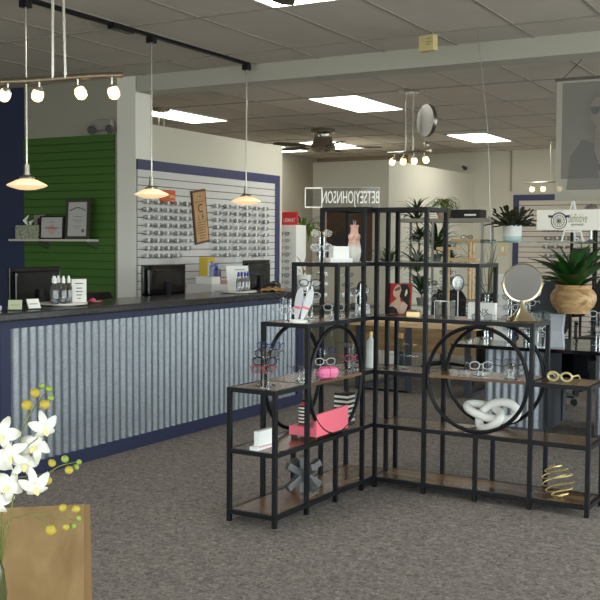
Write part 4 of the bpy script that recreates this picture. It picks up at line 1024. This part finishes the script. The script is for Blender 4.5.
# wood desk
dk = thing('wood_desk', 'oak-topped desk on black steel loop legs behind the shelving', 'desk', (0, 0, 0))
DX0, DX1, DY0, DY1 = -4.98, -3.5, 9.82, 11.1
MB().box(DX0, DX1, DY0, DY1, .70, .75, bev=.003).build('desk_top', M_LIGHTWOOD, dk)
MB().box(DX0+.02, DX1-.02, DY0+.02, DY0+.045, .44, .70).build('front_panel', wood('apron_oak', (120, 92, 56), (158, 126, 84), 2, .5, 'X'), dk)
for x in (DX0+.12, DX1-.1):
    m = MB()
    for y in (DY0+.04, DY1-.1): m.box(x-.035, x+.035, y-.02, y+.02, 0, .70)
    m.box(x-.035, x+.035, DY0+.04, DY1-.1, 0, .04); m.build('loop_leg', mat('slate_steel', (58, 62, 72), .45), dk)
m = MB(); m.box(-4.26-.035, -4.26+.035, DY0+.0, DY0+.018, 0, .70).build('centre_leg', mat('slate_steel', (58, 62, 72), .45), dk)
m = MB(); m.box(DX0+.12, -4.26, DY0+.0, DY0+.018, 0, .022); m.build('foot_bar', M_BLACK, dk)
# glass table on corrugated pedestals
gt = thing('glass_table', 'glass-topped dispensing table on corrugated metal pedestals', 'table', (0, 0, 0))
GX0, GX1, GY0, GY1 = -3.06, .6, 8.0, 8.95
MB().box(GX0, GX1, GY0, GY1, .725, .742).build('wood_under_top', mat('smoked_top', (104, 92, 74), .3), gt)
MB().box(GX0-.01, GX1+.01, GY0-.02, GY1+.02, .744, .752).build('glass_top', mat('smoked_glass', (94, 104, 100), .04, spec=.9), gt)
MB().box(GX0-.01, GX1+.01, GY0-.022, GY0-.0, .722, .7525).build('edge_strip', M_GLOSSBLK, gt)
ZM = zinc()
for (a, b) in ((-2.87, -2.36), (-1.93, -1.42), (-.5, 0)):
    m = corrugated(a, b, .04, .72, .0677, .009, -(GY0+.28), 'X'); 
    for v in m.bm.verts: v.co.y = -v.co.y if v.co.y < 0 else v.co.y
    pd = m.build('corrugated_pedestal', ZM, gt, True)
    MB().box(a, b, GY0+.31, GY1-.1, .0, .72).build('pedestal_box', mat('slate_box', (74, 78, 88), .5), pd)
# black monitor on a low stand under the glass table between the pedestals
um = thing('computer_monitor', 'black monitor standing low under the glass table, behind the gold eyeglasses', 'computer monitor', (-2.12, 9.05, .0), 0)
MB().box(-.30, .36, 0, .03, .345, .71, bev=.004).build('screen_back', M_GLOSSBLK, um); MB().box(-.03, .03, -.04, 0, .36, .56).build('stand_neck', mat('charcoal', (40, 40, 44), .3), um)
MB().box(-.32, .38, -.1, .12, .30, .345).box(-.30, -.26, -.06, .06, 0, .30).box(.32, .36, -.06, .06, 0, .30).build('low_stand', mat('slate_box', (74, 78, 88), .5), um)
MB().box(.04, .12, -.05, -.042, .40, .45).build('green_label', mat('teal_label', (96, 130, 116), .5), um)
GT = .752
# frosted risers, wooden bowl, agave
rp = at_z(581, 338, GT)
ri = thing('riser', 'frosted grey riser block carrying the wooden bowl', 'display stand', (rp.x, 8.22, GT), .15)
MB().lathe([(.0, 0), (.11, 0), (.095, .13), (.11, .274), (.0, .274)], seg=4, rot=Matrix.Rotation(PI/4, 3, 'Z')).build('block', mat('frosted', (172, 174, 180), .35, var=(158, 160, 168), scale=6), ri)
MB().box(-.17, .13, -.11, .11, .275, .282).build('glass_plate', M_GLASS, ri)
R2 = thing('riser', 'small clear riser left of the frosted block', 'display stand', (rp.x-.165, 8.25, GT), 0)
MB().box(-.03, .03, -.05, .05, 0, .274).build('block', mat('frosted2', (190, 192, 198), .3), R2)
bp_ = at_y(573, 313, 8.2)
PB = bp_.z
wbowl = thing('wooden_bowl', 'wide turned wooden bowl planter with visible grain', 'bowl', (bp_.x, 8.2, GT+.283))
dz = 1.245-(GT+.225)
MB().lathe([(.0, 0), (.124, 0), (.128, .016), (.132, .024), (.165, .056), (.184, .104), (.182, .15), (.158, .186), (.142, .2), (.146, .226), (.142, .23), (.122, .23), (.11, .195), (.0, .195)], seg=40).build('bowl', wood('grain_wood', (150, 112, 72), (206, 168, 120), 2.6, .45, 'X', 6), wbowl, True)
ag = frond_plant('agave', 'broad dark green agave growing in the wooden bowl', 'plant', (bp_.x, 8.2, GT+.283+.190), 34, .43, .058, M_AGAVE, .22, .86, None, 0, 5, .28, 1.05, 7, taper=lambda k: max(.03, (.55+1.3*k)*(1-k)**.6))
# ------------------------------------------------------------------ hanging glass shelf
HZ = 1.612; HX0 = -2.55
hs = thing('hanging_shelf', 'glass shelf hung on thin wires from the ceiling behind the shelving', 'shelf', (0, 0, 0))
MB().box(HX0, .2, 7.25, 7.52, HZ-.010, HZ).build('glass_board', mat('edge_green_glass', (120, 138, 130), .06, trans=.6), hs)
for x, y in ((HX0+.02, 7.38), (.1, 7.38)):
    MB().tube([(x, y, HZ), (x-.03, y-.01, 2.4), (x-.11, y-.06, CH-.004)], .003, 6).build('wire', M_STEEL, hs)
MB().box(HX0-.012, HX0+.012, 7.24, 7.53, HZ-.014, HZ+.014).build('end_bracket', mat('dark_bracket', (70, 72, 70), .5), hs)
pc_ = frond_plant('potted_cactus', 'bushy segmented cactus in a white pot with a pale blue base on the hanging shelf', 'plant', (-2.365, 7.39, HZ), 1, .01, .002, M_CACTUS, .1, .5, dict(h=.125, prof=[(.062, 0), (.069, .01), (.069, .04)], m=mat('pale_blue_glaze', (176, 200, 198), .4)), 0, 1)
MB().lathe([(.0, .039), (.0695, .04), (.071, .12), (.066, .125), (.0, .122)], seg=28).build('upper_pot', M_POTW, pc_, True)
b = MB(); rnd = random.Random(4)
for i in range(64):
    a = 2*PI*i*.618; el = rnd.uniform(.05, 1.45); rr_ = rnd.uniform(.01, .06); P_ = Vector((rr_*math.cos(a), rr_*math.sin(a), .112)); n = rnd.choice((2, 3, 4, 4)) ; ang = el
    for k in range(n):
        d = Vector((math.cos(a)*math.cos(ang), math.sin(a)*math.cos(ang), math.sin(ang))); q = P_+d*.042
        b.leaf([P_, P_+d*.014, P_+d*.03, q], .019, .15, .005, taper=lambda k: (.45, .95, 1, .5)[min(3, int(k*3+.01))]); P_ = q; ang += rnd.uniform(-.35, .2); a += rnd.uniform(-.3, .3)
b.build('segments', M_CACTUS, pc_, True)
es = thing('easel', 'small white A-shaped easel standing on the hanging shelf behind the sign', 'easel', (-1.925, 7.44, HZ))
MB().tube([(-.080, .0, 0), (-.004, 0, .30)], .0065, 6).tube([(.080, .0, 0), (.004, 0, .30)], .0065, 6).build('front_legs', M_WHITE, es); MB().tube([(0, .006, .29), (0, .07, 0)], .007, 6).build('rear_leg', M_WHITE, es)
MB().box(-.06, .06, -.02, 0, .07, .082).build('ledge', M_WHITE, es)
sg = thing('logo_sign', 'long cream sign reading definitive eyewear with a round glasses logo', 'sign', (-1.72, 7.40, HZ+.085), -.06)
SW = .47
MB().box(-SW, SW, -.006, .006, 0, .15).build('sign_board', mat('cream_board', (246, 242, 230), .6), sg)
lx = -SW+.170
Rr = Matrix.Rotation(PI/2, 3, 'X')
m = MB()
for r_, t_ in ((.058, .003), (.042, .0018), (.014, .0025)): m.tube([(lx+r_*math.cos(2*PI*k/36), -.0075, .068+r_*math.sin(2*PI*k/36)) for k in range(36)], t_, 5, closed=True)
for k in range(12):
    a = 2*PI*k/12; m.tube([(lx+.018*math.cos(a), -.0075, .068+.018*math.sin(a)), (lx+.04*math.cos(a+.3), -.0075, .068+.04*math.sin(a+.3))], .0015, 4)
m.sph((lx, -.0075, .068), .009, 10, (1, .12, 1)); m.build('wheel_logo', M_INK, sg)
m = MB()
for s_ in (-1, 1): m.poly([Vector((lx+s_*x, -.0075, z)) for x, z in ((.04, .108), (.082, .112), (.078, .092), (.054, .094), (.048, .086))], .0012, (0, -1, 0))
m.tube([(lx+.059*math.cos(a), -.0078, .068+.059*math.sin(a)) for a in [PI*(.18+.64*k/14) for k in range(15)]], .005, 5); m.build('logo_glasses', M_INKN, sg)
MB().box(lx-.035, lx+.035, -.0068, -.006, .138, .142).build('logo_caption', M_INKG, sg)
text('script_lettering', 'definitive', .092, M_INKG, sg, (lx+.068, -.0070, .085), FACE_NY, .0006, .35, .42, 'LEFT')
text('small_lettering', 'eyewear', .030, M_INKN, sg, (lx+.09, -.0072, .042), FACE_NY, .0006, .2, .95, 'LEFT')
cb = thing('crystal_ball', 'faceted clear ball on the hanging shelf, its top above the cream sign', 'decorative ball', (-1.80, 7.48, HZ), 0)
MB().sph((0, 0, .225), .055, 12).build('ball', clear('crystal', (200, 206, 210), .6, .15), cb)
MB().lathe([(.0, 0), (.035, 0), (.008, .02), (.008, .165), (.02, .175), (.0, .176)], seg=16).build('stand', M_STEEL, cb, True)
# poster banner
P0 = at_y(563, 80, 8.75)
po = thing('hanging_poster', 'pale sheer hanging poster with a faint woman in dark glasses, upper right', 'poster', (P0.x, 8.75, 0), 0)
def film(name, rgb, op):
    m = bpy.data.materials.new(name); m.use_nodes = True; nt = m.node_tree; pbs = nt.nodes['Principled BSDF']; pbs.inputs['Base Color'].default_value = (*lin(rgb), 1); pbs.inputs['Roughness'].default_value = .6; pbs.inputs['Alpha'].default_value = op
    return m
zt = P0.z; zb = at_y(563, 201, 8.75).z; z1 = at_y(563, 179, 8.75).z
MB().box(-.05, 1.15, -.002, .002, zb, zt).build('film', film('sheer_film', (196, 192, 178), .72), po)
MB().box(.0, 1.10, -.004, -.003, z1, zt-.03).build('printed_ground', film('printed_grey', (158, 155, 151), .5), po)
sk = film('faint_skin', (164, 158, 150), .6); dk_ = film('faint_dark', (146, 145, 143), .35)
def pz(name, pts, m, d): MB().poly([Vector((x, -.004-.001*d, zt-z)) for x, z in pts], .0006, (0, -1, 0)).build(name, m, po)
pz('printed_hair', [(.20, .20), (.28, .11), (.40, .12), (.47, .22), (.50, .50), (.44, .62), (.22, .60), (.19, .40)], film('faint_hair', (158, 152, 145), .5), 1)
pz('printed_coat', [(.05, .95), (.08, .66), (.18, .52), (.30, .56), (.44, .52), (.60, .62), (.66, .95)], dk_, 2)
pz('printed_face', [(.24, .24), (.28, .17), (.36, .16), (.42, .22), (.42, .34), (.36, .43), (.30, .43), (.25, .35)], sk, 3)
pz('printed_glasses', [(.24, .25), (.42, .24), (.41, .30), (.36, .31), (.33, .27), (.30, .31), (.26, .31)], film('faint_lens', (118, 118, 120), .7), 4)
pz('printed_neck', [(.29, .42), (.37, .42), (.38, .68), (.33, .74), (.28, .62)], sk, 4)
pz('printed_hand', [(.32, .80), (.40, .72), (.46, .76), (.42, .88), (.34, .90)], sk, 5)
text('printed_lettering', 'Dra', .10, film('faint_print', (176, 172, 166), .9), po, (.26, -.0045, (zb+z1)/2+.02), FACE_NY, .0006, 0, 1.1, 'LEFT')
MB().box(.08, .22, -.0046, -.004, (zb+z1)/2+.0, (zb+z1)/2+.015).build('printed_line', film('faint_print2', (176, 172, 166), .9), po)
MB().cyl((-.07, 0, zt), (1.17, 0, zt), .012, 8).build('top_rod', M_STEEL, po)
MB().tube([(.0, 0, zt+.01), (.18, 0, CH-.003)], .003, 5).tube([(1.1, 0, zt+.01), (.92, 0, CH-.003)], .003, 5).build('hanging_cord', M_BLACK, po)
# ------------------------------------------------------------------ far black etagere with a round ring, behind the agave
fe = thing('black_etagere', 'black metal display rack with an arc, far right behind the agave', 'display rack', (0, 0, 0))
ex = [at_y(x, 250, 12.2).x for x in (564.5, 571.5, 589, 594)]
ez = [at_y(580, y, 12.2).z for y in (241, 263, 285, 300)]
for i, (x, y) in enumerate(((ex[1], 12.2), (ex[0], 12.55), (ex[3], 12.2), (ex[2], 12.55), (ex[3]+.45, 12.2), (ex[2]+.45, 12.55))): MB().box(x-.014, x+.014, y-.014, y+.014, 0, 1.86).build('post', M_BLACK, fe)
for z in (1.62, 1.32, .95, .3, 1.85):
    for y, o in ((12.2, ex[1]), (12.55, ex[0])): MB().box(o, o+1.0, y-.012, y+.012, z-.012, z+.012).build('rail', M_BLACK, fe)
for z in (1.32, .95, .3): MB().box(ex[1], ex[1]+.95, 12.21, 12.54, z-.01, z+.012).build('shelf_board', M_SHELFWOOD, fe)
rc_ = at_y(613, 285, 12.17)
MB().tube([(rc_.x+.42*math.cos(2*PI*k/48), 12.17, 1.16+.42*math.sin(2*PI*k/48)) for k in range(48)], .014, 8, closed=True).build('ring', M_BLACK, fe, True)
bpt = thing('black_pot', 'square black planter on the far black display rack', 'pot', ((ex[0]+ex[1])/2+.12, 12.36, 1.333))
MB().lathe([(.0, 0), (.11, 0), (.13, .22), (.12, .22), (.11, .18), (.0, .18)], seg=4, rot=Matrix.Rotation(PI/4, 3, 'Z')).build('pot', M_BLKPL, bpt)
fl = thing('white_rose', 'pale flower in the black planter on the far rack', 'flower', ((ex[0]+ex[1])/2+.12, 12.36, 1.514))
MB().sph((0, 0, .12), .05, 10, (1, 1, .7)).build('bloom', M_POTW, fl, True); MB().cyl((0, 0, 0), (0, 0, .1), .006, 6).build('stem', M_LEAF, fl)
# ------------------------------------------------------------------ glass cabinet with plants
gc = thing('glass_etagere', 'tall steel-framed glass shelf rack against the cream partition', 'display rack', (0, 0, 0))
cx0, cx1 = at_y(399, 250, 12.6).x, at_y(482, 250, 12.6).x; zt = at_y(458, 222, 12.6).z
for x in (cx0, (cx0+cx1)/2-.1, cx1):
    for y in (12.6, 13.0): MB().box(x-.014, x+.014, y-.014, y+.014, 0, zt).build('post', M_STEEL, gc)
CZ = [.3, .75, 1.05, 1.35, 1.62]
for z in CZ: MB().box(cx0, cx1, 12.6, 13.0, z-.005, z+.005).build('glass_shelf', M_GLASS, gc)
MB().box(cx0-.02, cx1+.02, 12.56, 13.04, zt, zt+.05).build('top_slab', mat('grey_slab', (140, 134, 126), .5), gc)
rt_ = thing('network_box', 'flat black network box on top of the glass rack', 'electronics box', (at_y(468, 215, 12.7).x, 12.75, zt+.05))
MB().box(-.21, .19, -.13, .13, 0, .115, bev=.006).build('case', M_BLKPL, rt_); MB().box(-.02, .14, -.132, -.13, .03, .055).build('label', M_PAPER, rt_)
sx_ = at_y(446, 215, 12.8).x
frond_plant('spider_plant', 'striped spider plant arching over the top of the glass rack', 'plant', (sx_-.02, 12.8, zt+.05), 60, .36, .011, M_SPIDER, 1.05, 1.0, dict(h=.11, prof=PAR(.08, .12, .11), m=mat('rosy_pot', (196, 164, 144), .6)), 0, 11, .2, 1.0)
for i, (px, py, L, n, lab) in enumerate(((408, 221, .42, 40, 'dracaena at the top left of the glass rack'), (410, 240, .30, 28, 'small dark dracaena below the top one on the glass rack'), (424, 256, .58, 44, 'tall leafy dracaena in the middle of the glass rack'), (393, 252, .42, 26, 'dracaena peeking left of the glass rack'), (404, 272, .48, 40, 'spreading dracaena low on the left of the glass rack'), (437, 262, .36, 26, 'dracaena right of the tall one on the glass rack'), (408, 298, .40, 30, 'dracaena on the lowest visible tier of the glass rack'))):
    q = at_y(px, py, 12.5 if i in (0, 1) else 12.35); zs = max([z for z in CZ+[0] if z < q.z-.05]); 
    frond_plant('dracaena', lab, 'plant', (q.x, 12.80 if i not in (3,) else 12.2, zs+.006 if i != 3 else 0), n, L, .019, M_LEAF, .42, .95, dict(h=.10, prof=PAR(.05, .07, .10), m=mat('smoke_pot', (120, 122, 120), .3)) if i != 3 else dict(h=.3, prof=PAR(.13, .17, .3), m=M_POTW), max(.04, q.z-zs-.12) if i != 3 else .95, 20+i)
# dry grass plant
q = at_y(488, 300, 11.7)
frond_plant('spiky_grass', 'sparse spiky grass in a dark pot right of the glass rack', 'plant', (q.x, 11.7, 0), 11, .70, .010, mat('dry_grass', (96, 92, 58), .7), .12, 1.15, dict(h=.95, prof=[(.12, 0), (.16, .6), (.13, .95), (.12, .95)], m=M_BLKPL), 0, 31, .2, .9)
# wooden riser stand on the desk
q = at_y(462, 262, 10.3)
ws = thing('wood_riser', 'pale wooden tiered display stand on the oak desk', 'display stand', (q.x, 10.3, .75), .1)
z1 = at_y(470, 239, 10.3).z-.75; z2 = at_y(445, 247, 10.3).z-.75; z3 = at_y(460, 258, 10.3).z-.75
MB().box(-.10, .24, -.10, .10, z1-.032, z1, bev=.003).build('upper_platform', M_LIGHTWOOD, ws)
MB().box(-.26, -.04, -.10, .10, z2-.032, z2, bev=.003).build('left_platform', M_LIGHTWOOD, ws)
MB().box(-.20, .17, -.10, .10, z3-.032, z3, bev=.003).build('lower_platform', M_LIGHTWOOD, ws)
for x, z in ((-.17, z2-.02), (.10, z1-.02)):
    for y in (-.06, .06): MB().cyl((x, y, 0), (x, y, z), .02, 10).build('post', M_LIGHTWOOD, ws, True)
spec_simple('black', Vector((q.x+.06, 10.28, .75+z1)), .4, 'black eyeglasses on the upper platform of the wooden tiered stand')
spec_simple('gunmetal', Vector((q.x-.15, 10.28, .75+z2)), .2, 'gunmetal eyeglasses on the left platform of the wooden tiered stand')
# tabletop oval mirror on the desk
q = at_y(458, 283, 10.0)
tm = thing('table_mirror', 'small oval table mirror with a grey frame on the oak desk', 'mirror', (q.x, 10.0, .75), .25)
zc_ = q.z-.75
MB().lathe([(.060, -.008), (.066, 0), (.060, .008), (.056, .006), (.056, -.006), (.060, -.008)], (0, 0, 0), 30, Rr, caps=False).build('frame', mat('grey_frame', (90, 92, 90), .4), tm, True).location = (0, 0, zc_)
for o in kids(tm): o.scale = (1, 1, 1.35)
g_ = MB().lathe([(.0, -.004), (.058, -.004), (.058, .004), (.0, .004)], (0, 0, 0), 30, Rr).build('mirror_glass', mat('mirror_face', (170, 172, 170), .06, 1), tm); g_.location = (0, 0, zc_); g_.scale = (1, 1, 1.35)
MB().cyl((0, 0, .01), (0, 0, zc_-.085), .008, 8).lathe([(.0, 0), (.07, 0), (.06, .012), (.0, .014)], seg=20).build('stand', M_STEEL, tm, True)
# white cards and stands on the desk and the glass table
def card(loc, w, h, rz, label, m=M_PAPER):
    t = thing('display_card', label, 'card', loc, rz); MB().box(-w/2, w/2, -.002, .002, 0, h).box(-w/2, w/2, -.002, .03, 0, .003).build('card', m, t); return t
q = at_y(501, 300, 8.45); card((q.x, 8.45, GT), .12, at_y(501, 274, 8.45).z-GT, .05, 'tall plain white card standing left of the vanity mirror on the glass table')
q = at_z(427, 300, .75)
lp = thing('paper_tray', 'white papers spread on the oak desk', 'papers', (-3.75, 10.15, .7505), .1); MB().box(-.15, .2, -.12, .14, 0, .012).build('sheets', M_PAPER, lp)
def table_stand(px, y, tiers, ks, where, surf, s=1.2, first=.06, sp=.055, rzo=0):
    q = at_y(px, 300, y); loc = Vector((q.x, y, surf))
    stand(tuple(loc), cam_rz(loc)+rzo, tiers, 'clear eyeglasses stand %s' % where, [(k, '%s eyeglasses, %s tier, stand %s' % (k, ORD[i], where)) for i, k in enumerate(ks)], s, .05, sp, first, detailed=False)
table_stand(511, 8.3, 4, ['clear', 'silver', 'clear', 'silver'], 'left of the vanity mirror on the glass table', GT, 1.3, .10, .09, .3)
table_stand(527, 8.45, 5, ['silver', 'clear', 'gunmetal', 'clear', 'silver'], 'behind the vanity mirror on the glass table', GT, 1.3, .06, .085, -.3)
table_stand(488, 8.6, 4, ['silver', 'gunmetal', 'clear', 'silver'], 'at the left end of the glass table', GT, 1.3, .12, .08, .4)
table_stand(541, 8.12, 2, ['clear', 'silver'], 'just left of the wooden bowl on the glass table', GT, 1.3, .12, .10, .2)
table_stand(599, 8.5, 3, ['gunmetal', 'silver', 'clear'], 'at the right edge of the photo on the glass table', GT, 1.3, .08, .08, 0)
table_stand(430, 10.25, 4, ['gunmetal', 'silver', 'clear', 'black'], 'at the left front of the oak desk', .75, 1.25, .12, .09, .2)
table_stand(446, 10.45, 6, ['silver', 'black', 'gunmetal', 'clear', 'silver', 'gunmetal'], 'in the middle of the oak desk', .75, 1.25, .08, .085, -.2)
table_stand(471, 10.1, 3, ['blue', 'black', 'brown'], 'right of the oval table mirror on the oak desk', .75, 1.1, .08, .07, .3)
# wall of eyeglasses on the far slatwall
for r_ in range(7):
    for i in range(4):
        px = 546+9*i+2*(r_ % 2); q = at_y(px, 214+8.6*r_, YB-.09)
        spec_simple(['gunmetal', 'silver', 'brown', 'black'][(i+r_) % 4], (q.x, YB-.05-.03, q.z), random.uniform(-.1, .1), '%s eyeglasses, %s from the left in the %s row on the far back slatwall' % (['gunmetal', 'silver', 'brown', 'black'][(i+r_) % 4], ORD[i], ORD[r_]), 'eyeglasses on the far back slatwall', 1.15).data = FOLDED[['gunmetal', 'silver', 'brown', 'black'][(i+r_) % 4]]
# glass display case and tall stands on a low cabinet behind the left wing
lc = thing('low_cabinet', 'low grey cabinet behind the left wing carrying eyeglasses stands', 'cabinet', (0, 0, 0))
ca = at_y(297, 300, 10.0); cb_ = at_y(362, 300, 10.0)
cz = at_y(330, 306, 10.0).z
MB().box(ca.x, cb_.x-.05, 10.0, 10.5, 0, cz-.03).build('body', mat('olive_grey', (132, 128, 108), .6), lc); MB().box(ca.x-.02, cb_.x-.03, 9.98, 10.52, cz-.03, cz).build('top', mat('slate_top', (70, 72, 74), .4), lc)
for j in range(3):
    x = ca.x+(cb_.x-.05-ca.x)*(j+.5)/3; d_ = MB().box(x-.105, x+.105, 9.985, 9.999, .05, cz-.06).build('door', mat('olive_door', (140, 136, 116), .6), lc); MB().cyl((x+.08, 9.97, .55), (x+.08, 9.97, .68), .006, 6).build('handle', M_STEEL, d_)
for px, y, tiers, ks, wh in ((322, 10.15, 6, ['brown', 'clear', 'silver', 'brown', 'gunmetal', 'black'], 'left on the low cabinet'), (347, 10.2, 3, ['clear', 'silver', 'gunmetal'], 'right on the low cabinet')):
    table_stand(px, y, tiers, ks, wh, cz, 1.2, .10, .115, .3)

# ================================================================== foreground table and orchid
TZ = .75
c0 = at_z(90, 504, TZ); cR = at_z(92, 600, TZ); cL = at_z(0, 508.5, TZ)
ex_ = (cR-c0); ex_.z = 0; ex_.normalize(); ey_ = Vector((-ex_.y, ex_.x, 0)); 
if (cL-c0).dot(ey_) < 0: ey_ = -ey_
ft = thing('wood_table', 'pale oak table in the lower left foreground', 'table', (c0.x, c0.y, 0), math.atan2(ex_.y, ex_.x))
sg_ = 1 if Vector((-ex_.y, ex_.x, 0)).dot(ey_) > 0 else -1
def tb(x0, x1, y0, y1, z0, z1, nm, m): return MB().box(x0, x1, sg_*y0, sg_*y1, z0, z1).build(nm, m, ft)
tb(0, 1.5, .018, .75, TZ-.035, TZ, 'table_top', wood('honey_oak', (170, 136, 90), (208, 174, 124), 1.0, .4, 'X', 7))
tb(0, 1.5, 0, .0175, TZ-.035, TZ-.0005, 'edge_band', mat('edge_oak', (176, 138, 88), .5))
for x, y in ((.05, .05), (1.4, .05), (.05, .67), (1.4, .67)): tb(x, x+.05, y, y+.05, 0, TZ-.035, 'leg', M_OAK)
vp = at_z(-6, 634, TZ)
dep = (vp-CO).dot(fw)
vs = thing('glass_vase', 'dark green bottle vase with a pale neck at the lower left edge', 'vase', (vp.x, vp.y, TZ))
MB().lathe([(.0, 0), (.020, 0), (.026, .03), (.028, .09), (.022, .14), (.011, .17), (.010, .215), (.013, .22), (.008, .22), (.0, .2)], seg=24).build('body', mat('olive_glass', (74, 76, 44), .12), vs, True)
orc = thing('orchid', 'white orchid sprays with yellow buds in the lower left foreground', 'flower', (vp.x, vp.y, TZ+.205))
base = Vector((vp.x, vp.y, TZ+.205))
def fp_(x, y, dd=0): d = ray(x, y); return CO+d*(dep+dd)-base
M_STEM = mat('stem_green', (104, 108, 52), .5); M_BUD = mat('bud_yellow', (168, 156, 62), .5, var=(178, 150, 50), scale=60); M_BUDG = mat('bud_green', (134, 152, 66), .5)
M_PETAL = mat('petal_white', (222, 220, 208), .55)
def stem(name, pts, r=.0022, r1=.0012): 
    P_ = [fp_(*p) for p in pts]; Q = []
    for i in range(len(P_)-1):
        a = P_[max(0, i-1)]; b1 = P_[i]; c = P_[i+1]; d = P_[min(len(P_)-1, i+2)]
        for k in range(5):
            t = k/5; Q.append(.5*((2*b1)+(c-a)*t+(2*a-5*b1+4*c-d)*t*t+(3*b1-a-3*c+d)*t**3))
    Q.append(P_[-1]); return MB().tube(Q, r, 7, r1=r1).build(name, M_STEM, orc, True)
stem('stem', [(-5, 600, 0), (2, 560), (12, 505), (17, 465), (22, 432), (33, 410), (45, 393)])
stem('stem', [(-3, 590, .02), (3, 540, .02), (6, 523, .02), (25, 516, .01), (50, 514, 0), (70, 519, -.01), (80, 523, -.01)], .0018)
stem('stem', [(14, 478, 0), (30, 476, 0), (48, 473), (60, 466), (76, 462)], .0016)
stem('stem', [(24, 421), (27, 412), (26, 404)], .0012); stem('stem', [(36, 517, .01), (44, 522, .0), (51, 528, 0)], .0012); stem('stem', [(14, 455), (25, 448), (38, 438)], .0013)
stem('stem', [(0, 560, .03), (2, 500, .03), (2, 483, .03)], .0026)
for i, (x, y, r_, g_) in enumerate(((27, 405, .0125, 0), (35, 393, .011, 0), (45, 404.5, .0115, 0), (49, 389, .008, 1), (51, 398, .007, 1), (42, 386, .0065, 1), (52, 463, .009, 0), (65, 459, .0085, 1), (69, 470, .0095, 0), (76, 467, .007, 1), (79, 462, .006, 1), (47.5, 480.5, .010, 0), (51, 530, .0125, 0), (63, 508, .0095, 0), (76, 509, .0095, 0), (66, 527, .0075, 0), (73, 526, .0075, 1), (79, 518, .0065, 1))):
    b = MB(); b.sph(tuple(fp_(x, y, random.uniform(-.01, .01))), r_*.93, 12, (1.12, 1, 1), Matrix.Rotation(random.uniform(-.5, .5), 3, 'Y')).build('bud', M_BUDG if g_ else M_BUD, orc, True)
VB = (fw*-1)
def blossom(x, y, s, rot, tiltx, tilty, dd=0):
    c = fp_(x, y, dd); n = (VB+rt*tiltx+Vector((0, 0, 1))*tilty).normalized(); u = n.cross(Vector((0, 0, 1))).normalized(); v = u.cross(n)*1
    R = lambda a, r_, h=0: c+(u*math.cos(a)+v*math.sin(a))*r_*s+n*h*s
    fl = None
    for k, (a, L, w) in enumerate(((90, 1, .27), (18, 1.0, .36), (162, 1.0, .36), (-50, .95, .26), (230, .95, .26))):
        a = math.radians(a+rot); pts = [R(a, L*t, .12+.34*math.sin(PI*t*.9)-.5*t*t*1.2) for t in (0, .2, .4, .6, .8, 1)]
        d = (pts[-1]-pts[0]).normalized(); sd = n.cross(d)
        b = MB(); b.leaf(pts, w*s, .18, .0006, taper=lambda q: (.18, .62, .95, 1, .8, .3)[min(5, int(q*5+.01))], side=sd)
        b.build('petal', M_PETAL, orc, True)
    b = MB(); b.sph(tuple(R(math.radians(-90+rot), .2, .28)), .11*s, 8, (1, 1, 1.2)); b.leaf([R(math.radians(-90+rot), t, .3+.2*t) for t in (.1, .3, .5, .62)], .16*s, .5, .0008, side=u); b.build('lip', mat('lip_yellow', (236, 222, 150), .5), orc, True)
M_ = .0019*dep/1.9
for x, y, s, rot, tx, tz in ((44, 426, .030, -12, .45, -.2), (34, 447, .034, 30, .5, .6), (35, 484, .032, -14, .3, -.3), (2, 434, .036, 20, .2, .1), (13, 455, .032, -30, -.4, .2), (24, 464, .032, 12, .5, .4), (-4, 460, .036, -15, .1, 0), (8, 486, .032, 40, .5, .3), (-3, 500, .032, 10, 0, 0)):
    blossom(x, y, s*dep/2.0, rot, tx, tz, random.uniform(-.02, .02))
SC.view_settings.view_transform = 'Standard'; SC.view_settings.look = 'None'; SC.view_settings.gamma = 1
SC.view_settings.exposure = 1.25
